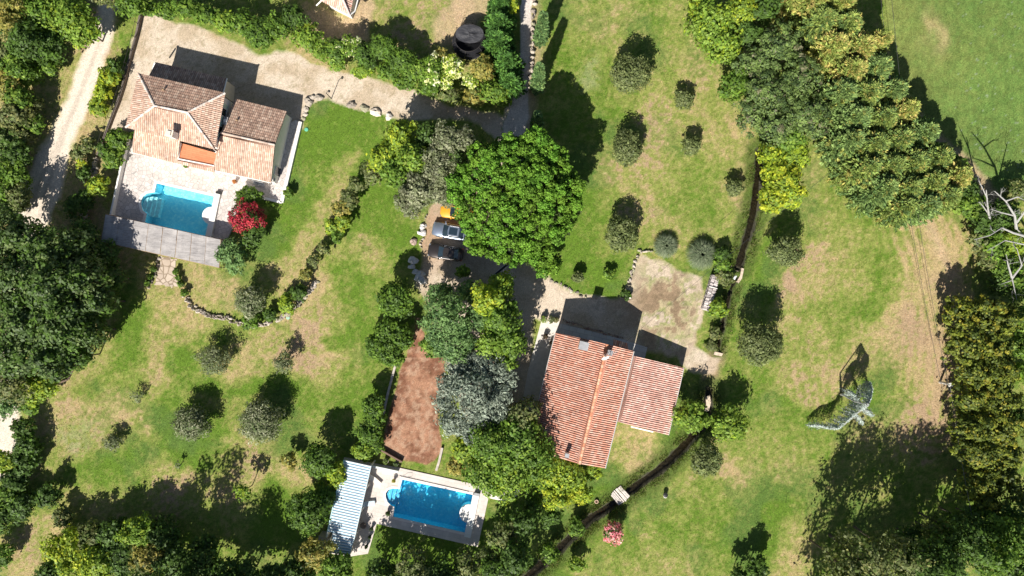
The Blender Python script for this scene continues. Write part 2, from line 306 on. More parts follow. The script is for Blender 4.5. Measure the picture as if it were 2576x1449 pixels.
def ground_col(x, y):
    wx, wy = wob(x, y)
    num = 0.45*0.12*np.ones(x.shape); den = 0.12*np.ones(x.shape)
    for u, v, ru, rv, rot, t, wt in BL:
        cx, cy = G(u, v); a = math.radians(-rot); dx = wx-cx; dy = wy-cy
        p = (dx*math.cos(a)+dy*math.sin(a))/(ru*S); q = (-dx*math.sin(a)+dy*math.cos(a))/(rv*S)
        r2 = p*p+q*q; g = wt*np.exp(-(r2**1.6)*0.8); num += g*t; den += g
    dry = .41+(num/den-.5)*1.25
    dry = dry+(fbm(x, y, 0.33, 41, 3)-0.5)*0.5-.06+(fbm(x, y, 1.0, 47, 3, .7)-.5)*.5+(fbm(x, y, 2.6, 51, 2, .9)-0.5)*.9
    # mower stripes on the right lawn
    st = np.sin((x*0.97+y*0.12)*2*math.pi/1.15+fbm(x, y, .08, 5)*3)*0.035*(x > 30)*(x < 58)
    ms = ldist(x, y, [G(*p) for p in [(2300,520),(2350,640),(2372,760),(2366,900),(2350,1060)]]); st = st+np.sin(ms*2*math.pi/1.25+fbm(x, y, .3, 6)*1.2)*.20*sstep(6.2-ms, 0, 2)*sstep(fbm(x, y, .25, 306, 2), .3, .5)
    dry = np.clip(dry+st, 0, 1)[..., None]
    c = np.where(dry < .5, LUSH+(MID-LUSH)*(dry*2), MID+(DRY-MID)*(dry*2-1))
    pk = sstep(fbm(x, y, 0.11, 77, 3), .5, .7)[..., None]*sstep(dry, .6, .95)*.8
    c = c*(1-pk)+PINK*pk
    # bluish clover here and there
    bl = (sstep(fbm(x, y, 0.2, 88, 3), .52, .7)*0.4)[..., None]*(1-dry)
    c = c*(1-bl)+np.array([0.085, 0.135, 0.05])*bl
    # pale weeds
    for u, v, r in ((180,1100,26),(190,1130,20),(110,1085,22),(100,1150,16),(230,1085,26),(1480,200,18),(1490,170,20)):
        cx, cy = G(u, v); g = np.exp(-((wx-cx)**2+(wy-cy)**2)/(r*S)**2)[..., None]*.6*(fbm(x,y,2.,5,3)>.4)[..., None]
        c = c*(1-g)+np.array([0.30, 0.32, 0.15])*g
    # meadow
    md = pdist(*wob(x, y, .4), MEAD); g = sstep(-md, -0.6, 0.8)[..., None]
    tt = np.clip(.12+.75*sstep(-(x-57)-(y-24)*.2, -7, 13)+(fbm(x, y, .3, 61, 4)-.5)*.6+(fbm(x, y, 1.8, 62, 3)-.5)*.55, 0, 1)[..., None]
    mc = np.array([0.12, 0.20, 0.045])*(1-tt)+np.array([0.235, 0.25, 0.07])*tt; mc = mc*(.6+.8*fbm(x*1.5, y*.6, 1.6, 63, 4, .85)[..., None])*(.8+.4*fbm(x, y, .22, 64, 3)[..., None])
    cx, cy = G(2345, 70); gg = np.exp(-(((wx-cx)/1.0)**2+((wy-cy)/2.6)**2))[..., None]*.7; mc = mc*(1-gg)+DRY*gg
    wf = ((fbm(x, y, 3.1, 91, 2) > .82)*.35*(x > 58))[..., None]; mc = mc*(1-wf)+np.array([.35, .38, .33])*wf
    c = c*(1-g)+mc*g
    # bare strips: meadow path, mown track, neighbour's soil, pole track
    for pts, wd, cc, am in (([(2290,275),(2330,320),(2380,370),(2440,430),(2480,470),(2510,500)], .95, SOIL*.95, .95),
                            ([(2322,545),(2350,600),(2378,660),(2400,705)], .55, SOIL, .8),
                            ([(1120,75),(1180,25),(1240,-20)], 1.9, SOIL*1.0, .8), ([(1180,60),(1160,0)], 1.4, SOIL*1.0, .7),
                            ([(790,60),(870,75),(905,90),(912,30),(905,-60)], 1.6, SOIL*1.08, .9),
                            ([(1345,0),(1345,120),(1340,230),(1338,300)], .8, SOIL*.85, .7),
                            ([(1800,900),(1790,960),(1790,1000)], 1.1, PINK, .9)):
        dd = ldist(*wob(x, y, .35), [G(*p) for p in pts]); g = (am*sstep(wd-dd, -.5, .5))[..., None]
        g = g*(.65+.35*fbm(x, y, 2.2, 33, 3)[..., None]*1.4).clip(0, 1); c = c*(1-g)+cc*g
    # lush grass and mud along the ditch
    for pts, wd in ((DITCH1, 1.0), (DITCH1b, .55), (DITCH2, 1.05)):
        dd = ldist(x, y, pts)+(fbm(x, y, 1.1, 15, 3)-.5)*.7
        g = (sstep(wd*1.9-dd, -.5, .6)*.85)[..., None]; c = c*(1-g)+np.array([.085, .125, .025])*g
        g = sstep(wd*.62-dd, -.15, .15)[..., None]; c = c*(1-g)+np.array([.065, .060, .042])*g
    c = c*(0.78+0.44*fbm(x, y, 1.9, 101, 3, .9)[..., None])
    return np.clip(c, 0.01, 0.9)
def ground_z(x, y):
    z = np.zeros(x.shape)
    for pts, wd, dp in ((DITCH1, .50, .55), (DITCH1b, .3, .6), (DITCH2, .50, .6)):
        z = np.minimum(z, -dp*sstep(-(ldist(x, y, pts)+(fbm(x, y, .8, 19, 2)-.5)*.35), -wd-.15, -wd+.28))
    for pl in (POOL1, POOL2):
        z = np.where(pdist(x, y, [G(*p) for p in pl]) < 0.35, -2.6, z)
    return z
def axis(lo, hi, st, far):
    a = np.arange(lo, hi+st/2, st); e = st; L = []; R = []; p = lo; q = hi
    while q < far: e *= 1.35; q += e; p -= e; R.append(q); L.append(p)
    return np.array(L[::-1]+list(a)+R)
xs = axis(-70, 70, 0.2, 900); ys = axis(-40, 40, 0.2, 900)
X, Y = np.meshgrid(xs, ys); Z = ground_z(X, Y); C = ground_col(X, Y)
nx, ny = len(xs), len(ys); idx = np.arange(nx*ny).reshape(ny, nx)
F = np.stack([idx[:-1, :-1], idx[:-1, 1:], idx[1:, 1:], idx[1:, :-1]], -1).reshape(-1, 4)
gr = np_mesh('ground', np.stack([X, Y, Z], -1).reshape(-1, 3), F, M_ground, C.reshape(-1, 3), smooth=True)
tag(gr, kind='structure')

def inset(pts, d):
    """pts xy counter-clockwise or clockwise, moved inwards"""
    cx = sum(p[0] for p in pts)/len(pts); cy = sum(p[1] for p in pts)/len(pts); out = []; n = len(pts)
    ar = sum(pts[i][0]*pts[(i+1) % n][1]-pts[(i+1) % n][0]*pts[i][1] for i in range(n)); sg = 1 if ar > 0 else -1
    for i in range(n):
        p0 = Vector(pts[i-1][:2]); p1 = Vector(pts[i][:2]); p2 = Vector(pts[(i+1) % n][:2])
        d1 = (p1-p0).normalized(); d2 = (p2-p1).normalized(); n1 = Vector((-d1.y, d1.x))*sg; n2 = Vector((-d2.y, d2.x))*sg
        m = (n1+n2); m = m/(max(.3, m.dot(n1))); out.append((p1.x+m.x*d, p1.y+m.y*d))
    return out
def offset_poly(pts, d): return inset(pts, -d)
def sheet(name, poly, cfun, z=0.012, feather=.5, wobble=.5, label=None, st=0.2):
    pl = offset_poly([G(*p) for p in poly], feather*.6); ax = [p[0] for p in pl]; ay = [p[1] for p in pl]
    gx = np.arange(math.floor((min(ax)-1)/st)*st, max(ax)+1, st); gy = np.arange(math.floor((min(ay)-1)/st)*st, max(ay)+1, st)
    X, Y = np.meshgrid(gx, gy); wx = X+(fbm(X, Y, .5, 7, 3)-.5)*2.4*wobble; wy = Y+(fbm(X, Y, .5, 9, 3)-.5)*2.4*wobble
    D = pdist(wx, wy, pl); keep = D < 0.02
    gc = ground_col(X, Y); cc = cfun(X, Y); a = (sstep(-D, 0, feather)*.95)[..., None]
    a = np.clip(a+(fbm(X, Y, 2.5, 12, 3)[..., None]-.5)*1.2*a*(1-a), 0, 1); C = gc*(1-a)+cc*a
    zz = np.full(X.shape, z)+ground_z(X, Y)
    nx, ny = len(gx), len(gy); idx = np.arange(nx*ny).reshape(ny, nx)
    F = np.stack([idx[:-1, :-1], idx[:-1, 1:], idx[1:, 1:], idx[1:, :-1]], -1).reshape(-1, 4)
    kf = keep.reshape(-1)[F].all(1); F = F[kf]; used = np.unique(F); mp = np.zeros(nx*ny, np.int32); mp[used] = np.arange(len(used))
    o = np_mesh(name, np.stack([X, Y, zz], -1).reshape(-1, 3)[used], mp[F], M_gravel, C.reshape(-1, 3)[used], smooth=True)
    return tag(o, label, None, None, 'structure')
def soilc(base, a2, n1=.5, seed=1):
    base = np.array(base); a2 = np.array(a2)
    return lambda x, y: (base+(a2-base)*sstep(fbm(x, y, n1, seed, 4, .65), .35, .65)[..., None])*(.85+.3*fbm(x, y, 2.8, seed+5, 3, .8)[..., None])
track_l = [(262,-40),(285,-40),(300,-40),(300,0),(282,60),(278,105),(258,165),(236,225),(200,310),(172,395),(150,470),(128,545),(118,620),(95,700),(60,780),(40,900),(45,1045),(35,1130),(5,1200),(-60,1240),(-80,1120),(-40,1040),(10,900),(20,760),(40,640),(15,585),(45,525),(85,420),(125,340),(158,270),(185,200),(208,145),(232,80),(250,30)]
sheet('dirt_track', track_l, lambda x, y: (np.array([.70, .60, .50])*(1-.22*sstep(.35-np.abs(pdist(x, y, [G(*p) for p in track_l])+1.45), -.2, .3)*sstep(y, 2, 12))[..., None]
      + 0*x[..., None])*(.85+.3*fbm(x, y, 1.6, 5, 4, .7)[..., None]), .012, .9, .5)
yard = [(352,26),(430,52),(520,78),(600,108),(650,135),(720,130),(790,160),(880,185),(960,205),(1040,232),(1120,262),(1200,282),(1262,292),(1282,262),(1300,235),(1334,232),(1332,300),(1318,360),(1320,430),(1320,560),(1300,640),(1345,665),(1395,708),(1450,745),(1540,752),(1572,742),(1585,700),(1608,640),(1660,655),(1735,690),(1765,700),(1770,780),(1748,870),(1790,895),(1812,905),(1795,940),(1740,935),(1700,900),(1400,830),(1345,800),(1340,940),(1300,1060),(1180,1060),(1120,900),(1080,760),(1045,720),(1062,640),(1075,560),(1085,520),(1190,420),(1250,350),(1180,300),(1100,300),(1010,300),(975,290),(920,275),(860,262),(800,245),(768,262),(762,320),(700,330),(560,330),(330,335),(262,345),(285,290),(300,245),(318,180),(335,100)]
def yardc(x, y):
    c = soilc([.58, .48, .38], [.47, .37, .27], .45, 3)(x, y)
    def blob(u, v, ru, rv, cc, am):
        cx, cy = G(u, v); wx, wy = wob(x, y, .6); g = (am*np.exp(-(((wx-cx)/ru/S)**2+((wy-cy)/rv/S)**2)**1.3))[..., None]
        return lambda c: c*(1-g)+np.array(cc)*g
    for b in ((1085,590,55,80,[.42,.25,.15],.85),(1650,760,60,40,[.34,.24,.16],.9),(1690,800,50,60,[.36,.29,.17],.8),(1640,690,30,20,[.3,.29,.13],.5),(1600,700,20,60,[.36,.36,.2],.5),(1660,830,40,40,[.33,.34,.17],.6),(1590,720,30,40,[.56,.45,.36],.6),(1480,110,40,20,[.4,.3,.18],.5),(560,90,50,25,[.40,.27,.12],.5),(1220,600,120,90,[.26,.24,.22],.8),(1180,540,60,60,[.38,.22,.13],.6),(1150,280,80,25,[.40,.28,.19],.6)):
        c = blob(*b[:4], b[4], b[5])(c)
    pm = np.exp(-(((x-G(1680,770)[0])/5.6)**2+((y-G(1680,770)[1])/6.6)**2)**2); f1 = fbm(x, y, .45, 201, 4, .6); f2 = fbm(x, y, 1.7, 207, 4, .8)
    pc = np.where((f1 < .44)[..., None], np.array([.29,.20,.13]), np.where((f1 < .53)[..., None], np.array([.44,.36,.22]), np.where((f1 < .6)[..., None], np.array([.32,.32,.14]), np.array([.55,.44,.34]))))
    pc = pc*(.38+1.0*f2[..., None]); ga = (pm*.95)[..., None]; c = c*(1-ga)+pc*ga
    cr = sstep(.035-np.abs(fbm(x, y, .9, 55, 3, .5)-.5), 0, .03)[..., None]*(x < -8)[..., None]*.55
    c = c*(1-cr)+np.array([.27, .22, .13])*cr
    sp = (fbm(x, y, 2.2, 66, 2) > .72)[..., None]*.5*(x > 10)[..., None]
    return c*(1-sp)+c*.55*sp
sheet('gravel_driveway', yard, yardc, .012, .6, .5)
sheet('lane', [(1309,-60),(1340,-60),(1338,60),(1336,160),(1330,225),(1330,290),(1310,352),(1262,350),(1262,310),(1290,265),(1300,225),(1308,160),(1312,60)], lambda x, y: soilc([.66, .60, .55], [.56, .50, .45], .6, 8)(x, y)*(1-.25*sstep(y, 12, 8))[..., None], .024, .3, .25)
court = [(1050,800),(1068,812),(1070,880),(1120,900),(1122,1000),(1100,1060),(1112,1130),(1075,1172),(1012,1158),(960,1126),(985,1020),(1005,930),(1040,850)]
def redc(x, y):
    c = soilc([.19, .08, .052], [.36, .185, .12], .7, 21)(x, y)*(.75+.5*fbm(x, y, 3.2, 33, 2)[..., None]); g = (sstep(fbm(x, y, 1.7, 31, 3, .7), .5, .68)*.6)[..., None]
    return c*(1-g)+np.array([.46, .30, .21])*g
sheet('red_gravel_court', court, redc, .024, .35, .35)
sheet('flagstone_path', [(404,644),(446,652),(440,682),(454,720),(430,722),(388,716),(396,684)], soilc([.58, .47, .37], [.47, .36, .27], 1.2, 4), .03, .15, .12).data.materials[0] = M_flag

# ---------------------------------------------------------------- water ribbons
def ribbon(pts, wd, z):
    V = []; F = []
    for i, p in enumerate(pts):
        a = Vector(pts[max(i-1, 0)]); b = Vector(pts[min(i+1, len(pts)-1)]); t = (b-a).normalized(); n = Vector((-t.y, t.x))
        V += [(p[0]+n.x*wd, p[1]+n.y*wd, z), (p[0]-n.x*wd, p[1]-n.y*wd, z)]
        if i: F.append([2*i-2, 2*i-1, 2*i+1, 2*i])
    return V, F
M_brook = water("brook_water", (.66, .62, .54), .3, 3.0)
for pts, wd in ((DITCH1, .52), (DITCH1b, .36), (DITCH2, .52)):
    V, F = ribbon(pts, wd, -.36); tag(np_mesh('ditch_water', V, F, M_brook), kind='structure')

# ---------------------------------------------------------------- clay tile roof planes: real barrel tiles
def tile_roof(name, ea, eb, rb, ra, parent, pal, period=.27, row=.36, amp=.065, seed=1, mat=None, tv=.55, valley_shade=.5, step=.035):
    """ea-eb eave, ra-rb ridge (3D points; ra == rb for a triangle)"""
    ea, eb, rb, ra = map(Vector, (ea, eb, rb, ra)); rg = np.random.default_rng(seed)
    A = (eb-ea).normalized(); N = (eb-ea).cross(((ra+rb)/2)-ea).normalized()
    if N.z < 0: N = -N
    B = N.cross(A)
    if ((ra+rb)/2-ea).dot(B) < 0: B = -B
    poly = [((p-ea).dot(A), (p-ea).dot(B)) for p in (ea, eb, rb, ra)]
    b0 = min(p[1] for p in poly); b1 = max(p[1] for p in poly)
    def rng(b):
        xs_ = []
        for (x0, y0), (x1, y1) in zip(poly, poly[1:]+poly[:1]):
            if abs(y1-y0) < 1e-6:
                if abs(b-y0) < 1e-4: xs_ += [x0, x1]
            elif min(y0, y1)-1e-6 <= b <= max(y0, y1)+1e-6: xs_.append(x0+(x1-x0)*(b-y0)/(y1-y0))
        return (min(xs_), max(xs_)) if xs_ else (0, 0)
    nr = max(1, int(round((b1-b0)/row))); row = (b1-b0)/nr
    amin = min(p[0] for p in poly); amax = max(p[0] for p in poly); sub = 6
    n0 = math.floor(amin/period); nc = int(math.ceil(amax/period))-n0
    al = (n0+np.arange(nc*sub+1)/sub)*period; V = []; F = []; C = []; b = 0; nr = int(nr); nc = int(nc)
    prof = lambda a: amp*np.abs(np.sin(math.pi*a/period))**.8
    base = np.array(pal)[rg.integers(0, len(pal), (nr, nc))]
    mean = np.array(pal).mean(0); base = mean+(base-mean)*tv; base = base*rg.uniform(.88, 1.1, (nr, nc, 1))
    for r in range(nr):
        lo = b0+r*row; hi = min(lo+row*1.0, b1)
        for j, (bb, lift) in enumerate(((lo, step), (hi, .0))):
            a0, a1 = rng(min(max(bb, b0+1e-4), b1-1e-4)); aa = np.clip(al, a0, a1); h = prof(aa)+lift
            for k in range(len(al)):
                p = ea+A*float(aa[k])+B*float(bb)+N*float(h[k]); V.append(tuple(p))
                C.append(base[r, min(k//sub, nc-1)]*(valley_shade if k % sub in (0, 5) else 1))  # troughs between tile columns: valley shade put into the colour
        s = b; n = len(al); b += 2*n
        V0 = np.array(V[s:s+2*n])
        for k in range(n-1):
            if np.linalg.norm(V0[k+1]-V0[k]) > 1e-5 or np.linalg.norm(V0[n+k+1]-V0[n+k]) > 1e-5:
                F.append([s+k, s+k+1, s+n+k+1, s+n+k])
    # underside sheet
    m = len(V); V += [tuple(p-N*.08) for p in (ea, eb, rb, ra)]; C += [base[0, 0]*.5]*4
    off = Vector(parent['_o']) if '_o' in parent else Vector(parent['_po'])
    F.append([m+3, m+2, m+1, m])
    o = np_mesh(name, np.array(V)-np.array(off), F, mat or M_tile, np.array(C), smooth=False)
    o.parent = parent; o['_po'] = tuple(off); return o
def ridge_caps(mb, p, q, r=.14, c=((.6, .5, .42), (.5, .36, .28)), step=.38):
    p, q = Vector(p), Vector(q); n = max(1, int((q-p).length/step))
    for i in range(n):
        a = p.lerp(q, i/n); b = p.lerp(q, (i+1.08)/n); mb.tube([a, b], [r*1.08, r*.92], 8, random.choice(c))
W_wall = plain((.78, .75, .70), .85, var=.06, vs=.8); W_white = plain((.82, .80, .76), .8, var=.06)
W_cream = plain((.74, .64, .52), .85, var=.08)
D_glass = plain((.02, .025, .03), .12, spec=.6, var=.1); W_grey = plain((.35, .35, .36), .6); W_dark = plain((.03, .03, .03), .5)
W_shut = plain((.48, .62, .52), .6); W_wood = plain((.33, .22, .13), .8, var=.3)
PALE = [(.70,.50,.38),(.64,.43,.32),(.74,.56,.44),(.58,.36,.26),(.76,.60,.50),(.54,.33,.23)]
MIXT = [(.50,.33,.24),(.42,.26,.19),(.58,.41,.31),(.64,.49,.38),(.34,.21,.16),(.46,.29,.21),(.27,.17,.13)]
REDT = [(.66,.30,.20),(.60,.22,.13),(.70,.40,.30),(.76,.52,.42),(.56,.17,.10),(.66,.32,.22),(.76,.55,.45)]
REDP = [(.70,.43,.35),(.66,.34,.26),(.76,.55,.47),(.66,.36,.28),(.78,.60,.52),(.56,.24,.18),(.50,.25,.2)]

def wall_box(name, parent, p, q, z0, z1, outd, wdt, mat, c=(.5,.5,.5)): pass
def opening(parent, a, b, t, w_, h_, z, out=.03, frame=True, shut=None):
    """window set on the wall from a to b (xy) at fraction t"""
    a, b = Vector(a[:2]), Vector(b[:2]); d_ = (b-a).normalized(); c = a+(b-a)*t; rot = math.atan2(d_.y, d_.x)
    n_ = Vector((d_.y, -d_.x)); cx, cy = c+n_*out
    f = MB()
    for sx, sz, ww, hh in ((0, h_/2+.04, w_+.16, .08), (0, -h_/2-.04, w_+.24, .08), (-w_/2-.04, 0, .08, h_), (w_/2+.04, 0, .08, h_)):
        f.box(cx+d_.x*sx, cy+d_.y*sx, z+sz, ww, .14, hh, rot)
    fo = f.build('window', W_white, parent)
    g = MB(); g.box(cx-n_.x*.01, cy-n_.y*.01, z, w_, .06, h_, rot); g.build('pane', D_glass, fo)
    if shut:
        for e in (-1, 1): s = MB(); s.box(cx+d_.x*e*(w_/2+.12+w_/4)+n_.x*.02, cy+d_.y*e*(w_/2+.12+w_/4)+n_.y*.02, z, w_/2, .05, h_+.05, rot); s.build('shutter', W_shut, parent)

# ---------------------------------------------------------------- villa beside the square-stepped pool (upper left)
def villa():
    t = thing('villa', 'cream villa with pale hipped tile roof and orange roof terrace by the turquoise pool', 'house', P(450, 330, 0))
    e = 5.4; rz = 6.75
    TL, TR, BR, BLc = P(348.6,184.9,e), P(566.9,234.5,e), P(540.4,375.6,e), P(316.7,320.5,e); RL, RR = P(389.4,266.4,rz), P(472.1,283,rz)
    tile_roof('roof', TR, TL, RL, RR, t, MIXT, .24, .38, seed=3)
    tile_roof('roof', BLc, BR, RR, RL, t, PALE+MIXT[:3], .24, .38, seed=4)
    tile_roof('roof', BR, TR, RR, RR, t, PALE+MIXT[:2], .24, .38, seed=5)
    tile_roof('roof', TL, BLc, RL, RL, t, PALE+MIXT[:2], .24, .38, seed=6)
    m = MB(); up = Vector((0, 0, .07))
    for a, b in ((TL, RL), (BLc, RL), (TR, RR), (BR, RR), (RL, RR)): ridge_caps(m, a+up, b+up, .13, ((.66,.55,.48),(.5,.38,.31),(.72,.64,.58)))
    m.build('ridge_tiles', M_tile, t)
    w0 = inset([TL, TR, BR, BLc], .38); wm = MB(); wm.prism(w0, 0, e-.04); wm.build('wall', W_wall, t)
    # north lean-to
    a, b, c_, d_ = P(392.7,157.3,3.0), P(571.3,198,3.0), P(560,241,3.95), P(368,208,3.95)
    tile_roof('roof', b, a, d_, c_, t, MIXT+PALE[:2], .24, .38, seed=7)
    q = inset([a, b, c_, d_], .2); wm = MB(); wm.prism(q, 0, [2.85, 2.85, 3.8, 3.8]); wm.build('wall', W_cream, t)
    g = MB(); g.tube([(b.x+.03, b.y, 3.08), (c_.x+.03, c_.y, 4.02)], .08, 6); g.build('verge_board', W_white, t)
    g = MB(); g.tube([(a.x-.15, a.y+.02, 2.95), (a.x-.75, a.y-.7, 2.4)], .1, 6); g.build('drain_pipe', W_white, t)
    # south porch, west part
    a, b, c_, d_ = P(332,383,2.9), P(446.7,411,2.9), P(454,348,3.9), P(341,316,3.9)
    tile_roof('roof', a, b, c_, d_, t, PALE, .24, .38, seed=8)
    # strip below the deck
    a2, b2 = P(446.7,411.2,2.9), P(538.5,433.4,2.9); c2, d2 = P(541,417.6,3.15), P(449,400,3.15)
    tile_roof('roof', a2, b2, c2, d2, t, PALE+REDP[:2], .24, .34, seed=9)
    # roof deck
    dk = MB(); dp = [P(449.6,399.8,3.0), P(541,418,3.0), P(547,386,3.0), P(456,360,3.0)]; dk.prism([(p.x, p.y) for p in dp], 2.5, 3.02)
    md, n, out = nmat('decking'); bs = pbs(n, out, .7); wv = n.nodes.new('ShaderNodeTexBrick'); gg = n.nodes.new('ShaderNodeNewGeometry'); mp = n.nodes.new('ShaderNodeMapping')
    mp.inputs['Rotation'].default_value = (0, 0, math.radians(13)); n.links.new(gg.outputs['Position'], mp.inputs[0]); n.links.new(mp.outputs[0], wv.inputs[0])
    wv.inputs['Color1'].default_value = (.60,.24,.12,1); wv.inputs['Color2'].default_value = (.52,.19,.09,1); wv.inputs['Mortar'].default_value = (.34,.12,.06,1)
    wv.inputs['Scale'].default_value = 1.0; wv.inputs['Brick Width'].default_value = .9; wv.inputs['Row Height'].default_value = .25; wv.inputs['Mortar Size'].default_value = .012
    n.links.new(wv.outputs[0], bs.inputs[0]); dk.build('deck', md, t)
    pr = MB()
    for i, j in ((0, 1), (3, 0)): pr.tube([(dp[i].x, dp[i].y, 3.12), (dp[j].x, dp[j].y, 3.12)], .09, 6)
    pr.build('parapet', W_white, t)
    # east wing
    nw, ne, se, sw = P(591,249,3.0), P(721.2,280.8,3.0), P(682,459.5,3.0), P(538.5,433.4-8,3.0); rl, rr = P(556,334,4.55), P(691.5,364.6,4.55)
    sw = P(538.5,426,2.98)
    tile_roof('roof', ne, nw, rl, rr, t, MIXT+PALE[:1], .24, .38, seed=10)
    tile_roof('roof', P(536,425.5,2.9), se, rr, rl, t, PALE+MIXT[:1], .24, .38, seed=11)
    m = MB(); ridge_caps(m, rl+up, rr+up, .13, ((.66,.55,.48),(.5,.38,.31))); m.build('ridge_tiles', M_tile, t)
    q = inset([nw, ne, se, sw], .22); ne2, se2 = Vector(q[1]), Vector(q[2])
    mid_e = ne2.lerp(se2, (ne.y-rr.y)/(ne.y-se.y)); nw2, sw2 = Vector(q[0]), Vector(q[3]); mid_w = nw2.lerp(sw2, .48)
    wm = MB(); wm.prism([tuple(nw2), tuple(ne2), tuple(mid_e), tuple(se2), tuple(sw2), tuple(mid_w)], 0, [2.85, 2.85, 4.4, 2.85, 2.85, 4.4]); wm.build('wall', W_wall, t)
    opening(t, tuple(se2), tuple(ne2), .17, 1.1, 1.9, 1.15); opening(t, tuple(se2), tuple(ne2), .045, .45, .6, 1.9)
    # porch walls, piers
    q = inset([P(332,383,2.9), P(538.5,433.4,2.9), P(547,395,2.9), P(345,325,2.9)], .35); wm = MB(); wm.prism(q, 0, 2.5); wm.build('wall', W_cream, t)
    # main east wall: windows and shutters
    tr2, br2 = w0[1], w0[2]
    opening(t, br2, tr2, .72, .9, 1.2, 4.1, shut=True); opening(t, br2, tr2, .36, .8, 1.1, 4.1, shut=True)
    # air conditioner on the wall
    c = Vector(br2).lerp(Vector(tr2), .56); ac = MB(); ac.box(c.x+.45, c.y-.1, 3.9, .5, 1.0, .75, math.radians(-13)); ao = ac.build('air_conditioner', W_grey, t)
    ac = MB(); ac.lathe(c.x+.45, c.y-.1, [(.22, 4.28), (.22, 4.31), (.05, 4.32)], 14); ac.build('fan_cover', W_white, ao)
    # chimney
    c = P(432,338,6.6); ch = MB(); rt = math.radians(-13); ch.box(c.x, c.y, 6.45, .75, .75, 1.5, rt); co = ch.build('chimney', W_white, t)
    ch = MB(); ch.box(c.x, c.y, 7.24, .92, .92, .08, rt); ch.box(c.x, c.y, 7.36, .5, .5, .16, rt); ch.build('chimney_cap', W_cream, co)
    for u, v, z in ((412,226,6.05),(597,303,3.95)):
        c = P(u, v, z); vt = MB(); vt.tube([(c.x, c.y, z-.3), (c.x, c.y, z+.25)], .09, 8); vt.lathe(c.x, c.y, [(.16, z+.25), (.05, z+.34)], 8); vt.build('vent_pipe', W_wood, t)
    # south gutter line
    g = MB(); a, b = P(332,383.5,2.86), P(682,460,2.86); g.tube([a, b], .06, 6); g.build('gutter', W_white, t); g = MB(); g.tube([P(538,376,5.3), P(545,381,4.2), P(541,384,3.1)], .05, 6); g.build('drain_pipe', W_white, t)
villa()

def neighbour():
    t = thing('tiled_house', 'corner of a neighbouring pink tiled house at the top edge with a hipped end', 'house', P(850, -20, 0))
    e = 3.2
    pts = [P(785,-90,e), P(930,-70,e), P(893,44,e), P(792,2,e)]
    rdg = [P(848,-60,4.6), P(855,-20,4.6)]
    tile_roof('roof', P(808,2,e), P(880,38,e), rdg[1], rdg[1], t, REDP+PALE, .26, .36, seed=31)
    tile_roof('roof', P(880,38,e), P(905,-90,e), rdg[0], rdg[1], t, REDP+PALE, .26, .36, seed=32)
    tile_roof('roof', P(775,-110,e), P(808,2,e), rdg[1], rdg[0], t, REDP+PALE, .26, .36, seed=33)
    m = MB(); up = Vector((0, 0, .07))
    for a, b in ((P(808,2,e), rdg[1]), (P(880,38,e), rdg[1]), (rdg[0], rdg[1])): ridge_caps(m, a+up, b+up, .13, ((.6,.42,.38),(.66,.5,.46)))
    m.build('ridge_tiles', M_tile, t)
    q = inset([P(775,-110,e), P(905,-90,e), P(880,38,e), P(808,2,e)], .5); wm = MB(); wm.prism(q, 0, 3.1); wm.build('wall', W_wall, t)
    for a, c in ((P(880,38,e), P(893,28,2.9)), (P(808,2,e), P(796,14,2.9)), (P(893,28,2.9), P(905,-20,2.9))): b = MB(); b.tube([a, c], .09, 6); b.build('gutter', W_white, t)
    pm = MB(); c = P(868,30,0); pm.box(c.x, c.y, 1.2, .35, .35, 2.4); pm.build('pillar', W_white, t)
neighbour()

